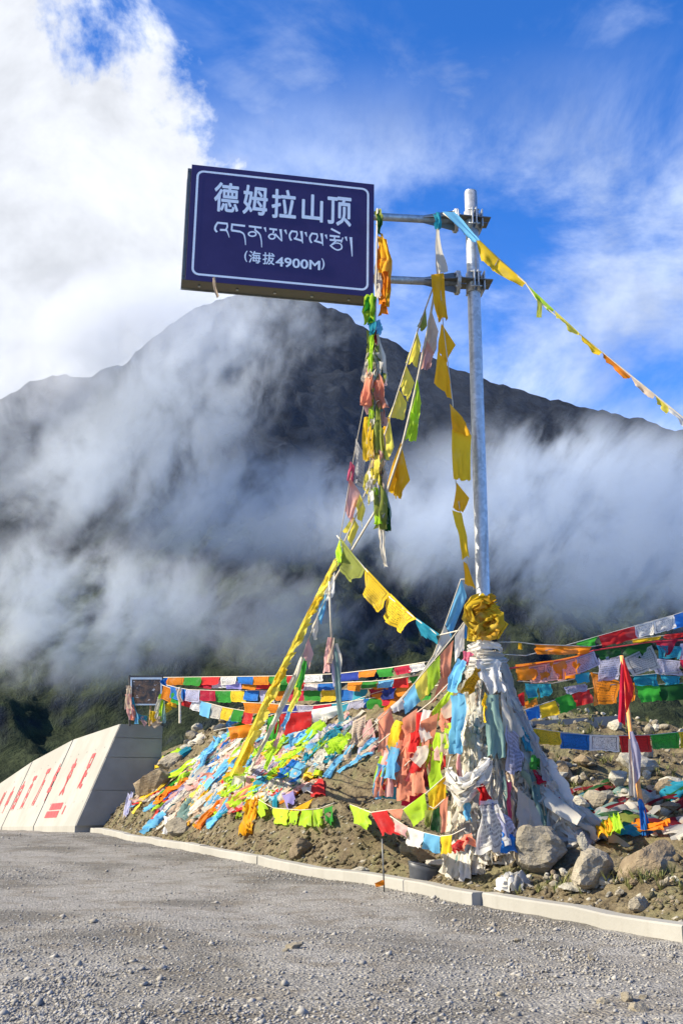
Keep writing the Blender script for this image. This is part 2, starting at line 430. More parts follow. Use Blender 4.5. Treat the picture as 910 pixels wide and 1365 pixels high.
# road: strips running parallel to the kerb, fine near the camera
def kerb_curve():
    P = [Vector((x, y, 0)) for x, y in ROADPTS]; out = []
    for a, b in zip(P[:-1], P[1:]):
        k = max(2, int((b - a).length / .22))
        out += [a.lerp(b, i / k) for i in range(k)]
    out.append(P[-1])
    for _ in range(14):
        out = [out[0]] + [(out[i - 1] + out[i] * 2 + out[i + 1]) / 4 for i in range(1, len(out) - 1)] + [out[-1]]
    return out
KC = kerb_curve()
KN = []
for i in range(len(KC)):
    tg = (KC[min(i + 1, len(KC) - 1)] - KC[max(i - 1, 0)]).normalized(); KN.append(Vector((tg.y, -tg.x, 0)))   # uphill normal
offs = np.concatenate([[-.06], np.arange(.02, 7, .14), np.geomspace(7.1, 34, 26)])
RV = np.array([[(c.x - n.x * q, c.y - n.y * q, 0) for q in offs] for c, n in zip(KC, KN)])
RV[..., 2] = road_z(RV[..., 0], RV[..., 1])
def packed(X, Y):
    """how far the gravel is driven down to dust: wheel tracks along the kerb and dusty patches"""
    dk, _ = kerb_dist(X, Y); wv = .35 * fbm(X * .25, Y * .25, 2, .5, 71)
    tr_ = sum(np.exp(-((dk + wv + c) / .28) ** 2) for c in (1.5, 3.1, 5.2, 6.9))
    return np.clip(tr_ * .8 + 1.1 * sstep(.1, .5, fbm(X * .45, Y * .45, 3, .5, 75)) - .35 * sstep(0, .5, fbm(X * 1.4, Y * 1.4, 3, .6, 78)), 0, 1)
rme = grid_mesh('road', RV); pk = rme.attributes.new('packed', 'FLOAT', 'POINT'); pk.data.foreach_set('value', packed(RV[..., 0], RV[..., 1]).astype(np.float32).ravel())
o = link('road', rme, 'gravel_road', smooth=True); o['kind'] = 'structure'

md = np.concatenate([np.arange(.1, 2.4, .07), np.arange(2.4, 7, .13), np.arange(7, 16, .4), np.arange(16, 27, 1.2)])
MV = np.array([[(c.x + n.x * q, c.y + n.y * q, 0) for q in md] for c, n in zip(KC, KN)])
MV[..., 2] = mound_z(MV[..., 0], MV[..., 1])
MV[:, -1, 2] = -2.5
o = link('earth_mound', grid_mesh('earth_mound', MV), 'earth', smooth=True); o['kind'] = 'structure'

RIDGE = [(-900, 700), (-400, 640), (-150, 575), (0, 530), (35, 508), (70, 497), (120, 502), (170, 478), (230, 430), (290, 396), (335, 384), (395, 391),
         (450, 415), (520, 452), (580, 480), (640, 503), (710, 524), (780, 541), (850, 557), (910, 573), (1100, 610), (1500, 690), (2200, 740)]
raz = []; rel = []
for q in RIDGE:
    r = ray(*q); raz.append(math.atan2(r[0], r[1])); rel.append(r[2] / math.hypot(r[0], r[1]))
azs = np.linspace(-1.15, 1.15, 560); rr = np.concatenate([np.geomspace(430, 1000, 200), np.geomspace(1010, 1700, 30)])
AZ, RR = np.meshgrid(azs, rr, indexing='ij')
top = np.interp(AZ, raz, rel) * 1000
pr = np.where(RR <= 1000, np.clip((RR - 430) / 570, 0, 1) ** 1.12, 1 - ((RR - 1000) / 900) ** 1.3)
MX, MY = RR * np.sin(AZ), RR * np.cos(AZ)
flank = np.where(RR <= 1000, np.sin(np.clip((RR - 430) / 570, 0, 1) * math.pi) ** .8, 0)
rid = fbm(MX / 230 + 3.1, MY / 230, 6, .52, 80, True)
MZZ = -24 + (top + 24) * pr + (rid * 26 - 18) * flank + 9 * fbm(MX / 26, MY / 26, 5, .6, 95) * (flank * .8 + .10) + 3 * fbm(AZ * 60, RR * 0, 4, .6, 99) * (pr > .8)
o = link('mountain', grid_mesh('mountain', np.stack([MX, MY, MZZ], -1)), 'mountain', smooth=True); o['kind'] = 'structure'

# ------------------------------------------------------------------ mist banks drifting in front of the mountain
def mist(px, py, Y, rx, ry, rz, dens, seed, lo, hi, colr, label, tilt=0.0):
    s = Y / FPX
    me = bpy.data.meshes.new('mist'); bm = bmesh.new(); bmesh.ops.create_icosphere(bm, subdivisions=3, radius=1); bm.to_mesh(me); bm.free()
    m, t = material('mist_vapour'); p = pos(t); oc = objc(t)
    rad = t.vm('LENGTH', oc)
    fall = t.m('SUBTRACT', 1.0, t.m('MULTIPLY', rad, rad), clamp=True)
    sx = t.n('ShaderNodeSeparateXYZ'); t.put(sx.inputs[0], p); cv = t.n('ShaderNodeCombineXYZ')     # drifts lean up to the right
    t.put(cv.inputs[0], t.m('SUBTRACT', t.m('MULTIPLY', sx.outputs[0], 1.15), t.m('MULTIPLY', sx.outputs[2], .6)))
    t.put(cv.inputs[1], t.m('MULTIPLY', sx.outputs[1], .22)); t.put(cv.inputs[2], t.m('ADD', t.m('MULTIPLY', sx.outputs[2], .75), t.m('MULTIPLY', sx.outputs[0], .25)))
    q = t.vm('ADD', cv.outputs[0], (seed * 131.0, seed * 71.0, seed * 37.0))
    n = t.m('ADD', t.m('MULTIPLY', t.noise(q, .015, 2, .5, .2), .38), t.m('MULTIPLY', t.noise(q, .050, 7, .68, .3), .62))
    f = t.m('MULTIPLY', t.ramp(fall, 0, .85), t.ramp(t.m('ADD', n, t.m('MULTIPLY', fall, .13)), lo, hi))
    vs = t.n('ShaderNodeVolumePrincipled'); vs.inputs['Color'].default_value = (*colr, 1)
    vs.inputs['Anisotropy'].default_value = 0
    t.put(vs.inputs['Density'], t.m('MULTIPLY', f, dens))
    finish(t, None, vol=vs.outputs[0])
    m.cycles.volume_step_rate = .2
    o = link('mist', me, m); o.location = at(px, py, Y); o.scale = (rx * s, rz, ry * s); o.rotation_euler = (0, tilt, 0)
    tag(o, label, 'mist', 'mist banks in front of the mountain', 'stuff'); return o
WHT, BLU, PAL = (.985, .99, .998), (.84, .91, .998), (.91, .955, .998)
MISTS = [
    (190, 440, 366, 230, 130, 10, .085, 1, .45, .62, WHT, 'bright white cloud swallowing the left shoulder of the mountain', 0),
    (40, 520, 360, 130, 75, 8, .075, 11, .46, .66, WHT, 'soft cloud edge trailing over the far left ridge', 0),
    (340, 430, 345, 200, 120, 9, .050, 2, .51, .66, PAL, 'thin grey veil of cloud below the sign board and the peak', -.2),
    (200, 590, 330, 300, 150, 9, .062, 3, .51, .66, PAL, 'ragged wisps climbing the dark slope', -.7),
    (350, 680, 336, 310, 105, 9, .060, 4, .50, .65, BLU, 'level mist band across the middle of the slope', 0),
    (810, 695, 341, 400, 180, 12, .105, 5, .43, .62, BLU, 'broad pale mist bank behind the galvanised pole', 0.05),
    (570, 720, 326, 220, 100, 9, .06, 6, .48, .66, BLU, 'loose mist drifting out left of the pole', 0.1),
    (70, 815, 320, 280, 130, 10, .090, 7, .46, .64, PAL, 'low bright mist above the concrete wall', 0),
    (30, 640, 346, 210, 150, 9, .045, 8, .50, .66, PAL, 'faint mist over the grassy lower slope', 0),
    (330, 810, 351, 260, 100, 9, .04, 9, .50, .66, PAL, 'thin mist above the far prayer flags', 0.3),
    (430, 560, 385, 760, 420, 10, .0035, 10, .30, .70, (.72, .83, .998), 'wide faint blue veil of air before the whole mountain face', 0),
]
for a in MISTS: mist(*a)
# ------------------------------------------------------------------ kerb: cast stones butted end to end
kerb = empty('kerb', KC[0]); kerb['kind'] = 'structure'
def kerb_point(sdist):
    acc = 0
    for i in range(len(KC) - 1):
        L = (KC[i + 1] - KC[i]).length
        if acc + L >= sdist: return KC[i].lerp(KC[i + 1], (sdist - acc) / L), KN[i]
        acc += L
    return KC[-1], KN[-1]
def kerb_s(px):   # running length where the kerb crosses a picture column
    acc = 0
    for i in range(len(KC) - 1):
        p = KC[i]; x = CX + FPX * p.x / (p.y * math.cos(PITCH) - CAMH * math.sin(PITCH)) if p.y > 3 else 1e9
        if x < px: return acc
        acc += (KC[i + 1] - KC[i]).length
    return acc
S_STEP, S_END = kerb_s(643), kerb_s(124)
cuts = [S_STEP - 2.9 * k for k in range(5, 0, -1)] + [S_STEP]
x = S_STEP
while x < S_END - 2: x += 2.9; cuts.append(min(x, S_END))
rk = random.Random(4)
for a, b in zip(cuts[:-1], cuts[1:]):
    if a < .2: continue
    off = .075 if a >= S_STEP - .01 else -.035
    off += rk.uniform(-.008, .008); hz = .118 + rk.uniform(-.006, .006); n = 7; V = []
    for i in range(n):
        sd = a + .006 + (b - a - .012) * i / (n - 1)
        p, nn = kerb_point(sd); rz = float(road_z(p.x, p.y)); wob = rk.uniform(-.004, .004)
        o_ = -off + wob
        prof = [(o_, -.15), (o_, hz - .014), (o_ + .012, hz), (o_ + .165 - .01, hz), (o_ + .165, hz - .012), (o_ + .165, -.15)]
        V += [(p.x + nn.x * u, p.y + nn.y * u, rz + v) for u, v in prof]
    k = 6
    Fc = [(i * k + j, i * k + j + 1, (i + 1) * k + j + 1, (i + 1) * k + j) for i in range(n - 1) for j in range(k - 1)]
    Fc += [tuple(range(k))[::-1], tuple((n - 1) * k + j for j in range(k))]
    V = [Vector(v) - KC[0] for v in V]
    link('kerb_stone', mesh_data('kerb_stone', V, Fc), 'concrete_pale', kerb)

# ------------------------------------------------------------------ retaining wall with painted slogan
wall = empty('retaining_wall', (WB0.x, WB0.y, 0))
tag(wall, 'battered pale concrete retaining wall with a red painted slogan beside the road', 'wall')
WORG = Vector((WB0.x, WB0.y, 0))
wsec = []   # foot and crest along the wall, taken at picture columns
near_foot = at(101, 1101, WB0.y)
def wall_sec(fpx, fpy, tpx, tpy, Y, back=.95):
    f = at(fpx, fpy, Y); tp = at(tpx, tpy, Y + .35)
    return f, tp
dirn = Vector((-.46, .888, 0)).normalized(); wn = Vector((dirn.y, -dirn.x, 0))   # wn points uphill
nf = near_foot; nt = at(160, 965, WB0.y + .55)
Hn = nt.z - nf.z
secs = []
WL = [0, 5.2, 10.4, 15.6, 20.8, 26, 32]
for L in WL:
    f = nf + dirn * L; f.z = nf.z - .034 * L
    z_top = nt.z - .012 * L - .0062 * L * L if L < 14 else nt.z - .012 * 14 - .0062 * 196 - .15 * (L - 14)
    h = max(.5, z_top - f.z); bat = (nt - nf).dot(wn) * h / Hn
    secs.append((f, f + wn * bat + Vector((0, 0, h)), h))
back_near = at(222, 966, WB0.y + .75)
thick = max(1.0, (back_near - nt).dot(wn))
def wall_panel(a, b, gap=.012):
    (f0, t0, h0), (f1, t1, h1) = a, b
    V = []; n = 8
    for i in range(n + 1):
        u = gap + (1 - 2 * gap) * i / n
        f = f0.lerp(f1, u); tt = t0.lerp(t1, u)
        for p in (f + Vector((0, 0, -.5)) - (tt - f) * (.5 / (tt - f).z) * 0, f, f.lerp(tt, .5), tt - wn * 0, tt + wn * .03 + Vector((0, 0, .0)), tt + wn * thick, Vector((tt.x, tt.y, f.z - .5)) + wn * thick): V.append(p - WORG)
    k = 7
    Fc = [(i * k + j, (i + 1) * k + j, (i + 1) * k + j + 1, i * k + j + 1) for i in range(n) for j in range(k - 1)]
    Fc += [tuple(range(k)), tuple(n * k + j for j in range(k))[::-1]]
    return mesh_data('wall_section', V, Fc)
for a, b in zip(secs[:-1], secs[1:]): link('wall_section', wall_panel(a, b), 'concrete_pale', wall)
# the shaded end, shade also put into its greyer concrete: casting lifts, one child each, set just proud of the section behind
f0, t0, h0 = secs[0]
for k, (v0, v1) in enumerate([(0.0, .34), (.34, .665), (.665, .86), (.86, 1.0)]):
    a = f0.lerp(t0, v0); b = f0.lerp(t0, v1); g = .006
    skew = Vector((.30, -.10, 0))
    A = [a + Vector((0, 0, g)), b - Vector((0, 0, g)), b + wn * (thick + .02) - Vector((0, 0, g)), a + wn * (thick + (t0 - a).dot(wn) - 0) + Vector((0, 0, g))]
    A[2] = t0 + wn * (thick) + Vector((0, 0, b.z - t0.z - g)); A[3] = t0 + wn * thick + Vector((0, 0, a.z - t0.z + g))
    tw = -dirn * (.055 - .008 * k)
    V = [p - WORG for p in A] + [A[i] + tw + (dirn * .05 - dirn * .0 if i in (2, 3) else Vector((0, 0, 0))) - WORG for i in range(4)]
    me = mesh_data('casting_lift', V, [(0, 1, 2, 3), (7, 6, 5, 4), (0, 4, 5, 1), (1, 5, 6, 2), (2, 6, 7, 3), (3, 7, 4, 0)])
    link('casting_lift', me, 'concrete_grey_shade', wall)
# form-tie holes on the end and the face
def disc(name, c, nrm, r, mat, parent, org, depth=.01):
    q = nrm.to_track_quat('Z', 'Y').to_matrix()
    V = [c + q @ Vector((math.cos(k * math.pi / 4) * r, math.sin(k * math.pi / 4) * r, 0)) - org for k in range(8)]
    V += [v + nrm * depth for v in V]
    Fc = [tuple(range(8, 16)), tuple(range(7, -1, -1))] + [(i, (i + 1) % 8, (i + 1) % 8 + 8, i + 8) for i in range(8)]
    return link(name, mesh_data(name, V, Fc), mat, parent)
face_n = -(wn - Vector((0, 0, 1)) * (wn.dot(t0 - f0) / h0)).normalized()

def text_mesh(txt, bold=0.0):
    cu = bpy.data.curves.new('lettering', 'FONT'); cu.body = txt; cu.size = 1.0; cu.resolution_u = 3
    ob = bpy.data.objects.new('lettering', cu); col.objects.link(ob)
    bpy.context.view_layer.update()
    dg = bpy.context.evaluated_depsgraph_get()
    me = bpy.data.meshes.new_from_object(ob.evaluated_get(dg))
    bpy.data.objects.remove(ob)
    if bold:      # heavier strokes: the outline filled again a little to each side
        me2 = bpy.data.meshes.new('lettering'); V = [v.co.copy() for v in me.vertices]; Fc = [tuple(f.vertices) for f in me.polygons]; n = len(V); VV = []; FF = []
        for k in range(8):
            a = k * math.pi / 4; d = Vector((math.cos(a) * bold, math.sin(a) * bold, k * .01)); VV += [v + d for v in V]; FF += [tuple(i + k * n for i in f) for f in Fc]
        me2.from_pydata(VV, [], FF); me2.update(); return me2
    return me
def fit_text(me, fn, thick_n, lay=Vector((0, 0, 0))):
    """map glyph bounds to the unit square and through fn(u,v) to 3D; v=0 bottom"""
    co = np.array([v.co[:] for v in me.vertices]); lo = co.min(0); hi = co.max(0)
    for v in me.vertices:
        u = (v.co.x - lo[0]) / max(1e-6, hi[0] - lo[0]); w_ = (v.co.y - lo[1]) / max(1e-6, hi[1] - lo[1])
        zl = v.co.z; v.co = fn(u, w_) + thick_n + lay * zl
    me.update(); return me
def wall_pt(s_along, frac):
    """point on the painted face: metres along, height fraction"""
    for a, b, L0, L1 in zip(secs[:-1], secs[1:], WL[:-1], WL[1:]):
        if s_along <= L1:
            u = (s_along - L0) / (L1 - L0); return a[0].lerp(b[0], u).lerp(a[1].lerp(b[1], u), frac)
def wall_along(px):   # metres along the wall where its mid height crosses a picture column
    for s_ in np.arange(0, 20, .02):
        p = wall_pt(s_, .5)
        if CX + FPX * p.x / (p.y * math.cos(PITCH) + (p.z - CAMH) * math.sin(PITCH)) < px: return s_
    return 20
wrk = [('足', 113, .37, .74), ('交', 91, .32, .74), ('年', 71, .28, .73), ('万', 56, .25, .72), ('百', 40, .235, .69), ('自', 27, .24, .68), ('中', 14, .22, .67), ('川', 3, .20, .66)]
for ch, px, v0, v1 in wrk:
    sc_ = wall_along(px); wd = .44
    me = text_mesh(ch, .022)
    fit_text(me, lambda u, v: wall_pt(sc_ + wd / 2 - u * wd, v0 + (v1 - v0) * v) - WORG, face_n * .012, face_n * .05)
    link('painted_character', me, 'red_paint', wall)
for (px0, px1, v0, v1) in [(84, 100, .175, .245), (82, 99, .09, .16)]:
    s0, s1 = wall_along(px1), wall_along(px0); nblk = 4
    for k in range(nblk):
        a = s1 + (s0 - s1) * (k + .03) / nblk; b = s1 + (s0 - s1) * (k + .97) / nblk
        V = [wall_pt(a, v0) , wall_pt(b, v0), wall_pt(b, v1), wall_pt(a, v1)]
        V = [p + face_n * .012 - WORG for p in V]
        link('painted_block', mesh_data('painted_block', V, [(0, 1, 2, 3)]), 'red_paint', wall)
s_ = wall_along(105)
link('painted_stroke', mesh_data('painted_stroke', [p + face_n * .012 - WORG for p in (wall_pt(s_ + .05, .12), wall_pt(s_ - .05, .12), wall_pt(s_ - .05, .21), wall_pt(s_ + .05, .21))], [(0, 1, 2, 3)]), 'red_paint', wall)
for k in range(26):
    disc('tie_hole', wall_pt(.4 + (k % 13) * .95 + .2 * (k // 13), .24 if k < 13 else .78) + face_n * .003, face_n, .022, 'concrete_grey_shade', wall, WORG, .004)

# ------------------------------------------------------------------ pole, arms and sign
PY = 11.8
ptop = at(626.5, 257, PY); PX = at(634, 500, PY).x
pole_base_z = MZ(PX, PY) - .4
PB = Vector((PX, PY, MZ(PX, PY)))
lean = Vector((ptop.x - PX, 0, 0)) * .6
gantry = empty('sign_pole', PB)
tag(gantry, 'tall galvanised steel pole with two side arms holding the blue summit sign', 'pole')
def ptz(z): return Vector((PX + (z - 4.5) * .0035, PY, z))
PR = .079
link('mast', tube_mesh('mast', [ptz(z) - PB for z in np.linspace(pole_base_z, ptop.z, 12)], PR, 32), 'galvanised', gantry, True)
me = bpy.data.meshes.new('cap')
link('mast_cap', tube_mesh('mast_cap', [ptz(ptop.z) - PB, ptz(ptop.z + .012) - PB], PR * .97, 24), 'steel_edge', gantry)
TH = math.radians(10.0)
SC = PY / 11.0
SCEN = Vector((-.6533 * SC, 10.5 * SC, CAMH + (7.0712 - CAMH) * SC)); SW, SH = 2.0649 * SC, 1.4073 * SC
E1 = Vector((math.cos(TH), math.sin(TH), 0)); EN = Vector((math.sin(TH), -math.cos(TH), 0)); E2 = Vector((0, 0, 1))
ROLL = math.radians(-.75)
E1, E2 = (E1 * math.cos(ROLL) + E2 * math.sin(ROLL)), (E2 * math.cos(ROLL) - E1 * math.sin(ROLL))
SM = Matrix(((E1.x, EN.x, E2.x), (E1.y, EN.y, E2.y), (E1.z, EN.z, E2.z))).to_4x4()   # local x right, y towards viewer, z up
SM.translation = SCEN
sign_root = empty('summit_sign', SCEN)
tag(sign_root, 'blue mountain pass sign board with white Chinese and Tibetan lettering reading 4900M', 'sign')
SR = SM.copy(); SR.translation = (0, 0, 0)
panel = link('sign_panel', box_mesh('sign_panel', -SW / 2, SW / 2, -.004, .004, -SH / 2, SH / 2, .002, SR), 'sign_blue', sign_root)
# border line with rounded corners
def round_rect(w, h, r, n=6):
    out = []
    for cx, cz, a0 in ((w - r, h - r, 0), (-w + r, h - r, 90), (-w + r, -h + r, 180), (w - r, -h + r, 270)):
        for k in range(n + 1):
            a = math.radians(a0 + 90 * k / n); out.append((cx + r * math.cos(a), cz + r * math.sin(a)))
    return out
ro, ri = round_rect(SW / 2 - .062, SH / 2 - .068, .085), round_rect(SW / 2 - .088, SH / 2 - .094, .062)
nb = len(ro); V = [SR @ Vector((x, .0065, z)) for x, z in ro + ri]
link('border_line', mesh_data('border_line', V, [(i, (i + 1) % nb, nb + (i + 1) % nb, nb + i) for i in range(nb)]), 'sign_white', panel)
def s_uv(px, py):
    """picture point -> metres on the sign face"""
    r = Vector(ray(px, py)); o_ = Vector((0, 0, CAMH)); k = (SCEN - o_).dot(EN) / r.dot(EN); d = o_ + r * k - SCEN
    return d.dot(E1), d.dot(E2)
def sp(x, z, y=.0065): return SR @ Vector((x, y, z))
def zoomed(ox, oy, k): return lambda x, y: s_uv(ox + x / k, oy + y / k)
zA = zoomed(230, 200, 3.0333)
for ch, (xa, ya), (xb, yb) in [('德', (168, 135), (268, 251)), ('姆', (284, 146), (385, 263)), ('拉', (400, 163), (500, 277)), ('山', (522, 181), (608, 290)), ('顶', (625, 192), (722, 306))]:
    xm = (xa + xb) / 2; ym = (ya + yb) / 2
    cx_, cz_ = zA(xm, ym); x0, _ = zA(xa, ym); x1, _ = zA(xb, ym); hgt = .262 * SH
    if ch == '山': hgt *= .93
    me = text_mesh(ch, .022); fit_text(me, lambda u, v: sp(x0 + (x1 - x0) * u, cz_ - hgt / 2 + hgt * v), Vector((0, 0, 0)), EN * .03)
    link('character', me, 'sign_white', panel)
for txt, xa, xb, ym, hpx in [('(', 290, 303, 430, 46), ('海', 308, 357, 432, 50), ('拔', 364, 413, 438, 50), ('4900M', 416, 597, 451, 40), (')', 601, 614, 462, 47)]:
    x0, zz = zA(xa, ym); x1, _ = zA(xb, ym); h_ = hpx / 3.0333 / 160 * SH * 1.02
    me = text_mesh(txt, .018 if len(txt) < 3 else .026); zc_ = zz
    fit_text(me, lambda u, v: sp(x0 + (x1 - x0) * u, zc_ - h_ / 2 + h_ * v - (.0), .0065), Vector((0, 0, 0)), EN * .03)
    link('character', me, 'sign_white', panel)
def stroke(pts, w0, w1=None):
    w1 = w0 if w1 is None else w1; n = len(pts); P = [Vector((x, z)) for x, z in pts]
    if n > 2:    # smooth bends
        Q = []
        for i in range(n - 1):
            a, b, c_, d = P[max(i - 1, 0)], P[i], P[i + 1], P[min(i + 2, n - 1)]
            for k in range(5):
                t_ = k / 5
                Q.append(.5 * ((2 * b) + (c_ - a) * t_ + (2 * a - 5 * b + 4 * c_ - d) * t_ ** 2 + (3 * b - a - 3 * c_ + d) * t_ ** 3))
        P = Q + [P[-1]]; n = len(P)
    V = []
    for i, p in enumerate(P):
        tg = (P[min(i + 1, n - 1)] - P[max(i - 1, 0)]).normalized(); nn = Vector((-tg.y, tg.x)); hw = (w0 + (w1 - w0) * i / (n - 1)) / 2
        V += [p + nn * hw, p - nn * hw]
    return V, [(2 * i, 2 * i + 1, 2 * i + 3, 2 * i + 2) for i in range(n - 1)]
def tib(name_pts, z_, ks):
    V = []; Fc = []; lay = 0
    for pts, w0, w1 in name_pts:
        m_ = SH / 160 / ks                  # metres per zoomed pixel, about
        a, f = stroke([z_(*p) for p in pts], w0 * m_ * .92, (w0 if w1 is None else w1) * m_ * .92)
        lay += 1; b = len(V)
        V += [sp(p.x, p.y, .0060 + .00035 * lay) for p in a]; Fc += [tuple(i + b for i in q) for q in f]
    link('character', mesh_data('character', V, Fc), 'sign_white', panel)
def ell(cx, cy_, rx, ry): return [(cx + rx * math.cos(a), cy_ + ry * math.sin(a)) for a in np.linspace(0, 2 * math.pi, 11)]
zB = zoomed(280, 290, 9.1); zC = zoomed(375, 295, 9.1)
tib([([(85, 65), (215, 79)], 28, None), ([(92, 66), (66, 110), (62, 148), (85, 180)], 24, 26), ([(206, 78), (210, 115), (195, 145)], 20, None), ([(120, 153), (198, 156)], 28, None), ([(195, 150), (215, 190), (234, 246)], 24, 8)], zB, 9.1)
tib([([(256, 86), (425, 105)], 28, None), ([(266, 90), (261, 158)], 22, None), ([(256, 158), (362, 174)], 28, None), ([(352, 170), (404, 200), (424, 262), (430, 336)], 26, 10)], zB, 9.1)
tib([([(470, 108), (625, 127)], 27, None), ([(550, 117), (545, 165)], 20, None), (ell(512, 203, 46, 27), 20, None), ([(552, 162), (600, 205), (620, 275), (626, 366)], 26, 9)], zB, 9.1)
tib([([(662, 122), (678, 178)], 32, 8)], zB, 9.1)
tib([([(718, 140), (812, 151)], 27, None), ([(772, 148), (764, 195)], 20, None), (ell(750, 234, 38, 29), 20, None), ([(784, 200), (872, 292)], 26, 14), ([(853, 145), (870, 288)], 34, 12)], zB, 9.1)
tib([([(44, 106), (64, 160)], 32, 8)], zC, 9.1)
la = [([(118, 122), (192, 131)], 25, None), ([(126, 122), (100, 165), (103, 205), (120, 237)], 23, 24), ([(186, 132), (190, 165), (172, 208)], 17, None), ([(150, 210), (252, 240)], 27, None), ([(240, 122), (257, 272)], 36, 10)]
tib(la, zC, 9.1)
tib([([(290, 134), (308, 190)], 32, 8)], zC, 9.1)
tib([([(x + 245, y + 28) for x, y in p], a, b) for p, a, b in la], zC, 9.1)
tib([([(536, 165), (552, 217)], 32, 8)], zC, 9.1)
tib([([(600, 93), (712, 152)], 27, None), ([(584, 178), (706, 191)], 27, None), ([(645, 185), (640, 225)], 20, None), ([(584, 228), (738, 240)], 27, None), ([(744, 200), (722, 268)], 16, 12), ([(588, 292), (630, 330), (682, 352), (728, 330), (718, 282), (660, 268), (608, 292)], 22, 16), ([(662, 240), (604, 292)], 20, None)], zC, 9.1)
tib([([(777, 190), (793, 243)], 32, 8)], zC, 9.1)
tib([([(840, 196), (848, 300), (856, 430)], 38, 10)], zC, 9.1)
# frame behind the panel, with a second panel on the back
fr = .02
for nm, (a, b, c_, d) in dict(frame_bottom=(-SW / 2 - .045, SW / 2 - .05, -SH / 2 + .004, -SH / 2 + .05), frame_top=(-SW / 2 - .045, SW / 2 - .05, SH / 2 - .09, SH / 2 - .045),
                              frame_left=(-SW / 2 - .045, -SW / 2 - .003, -SH / 2 + .052, SH / 2 - .092), frame_right=(SW / 2 - .10, SW / 2 - .052, -SH / 2 + .052, SH / 2 - .092)).items():
    link('frame_channel', box_mesh('frame_channel', a, b, -.235, -.012, c_, d, .004, SR), 'frame_alloy', sign_root)
link('back_panel', box_mesh('back_panel', -SW / 2 - .05, SW / 2 - .04, -.246, -.240, -SH / 2 - .012, SH / 2 - .05, .002, SR), 'steel_edge', sign_root)
for k in range(5):
    link('rivet', box_mesh('rivet', -SW / 2 + .15 + k * SW / 5, -SW / 2 + .18 + k * SW / 5, -.14, -.115, -SH / 2 - .012, -SH / 2 + .003, .004, SR), 'steel_edge', sign_root)
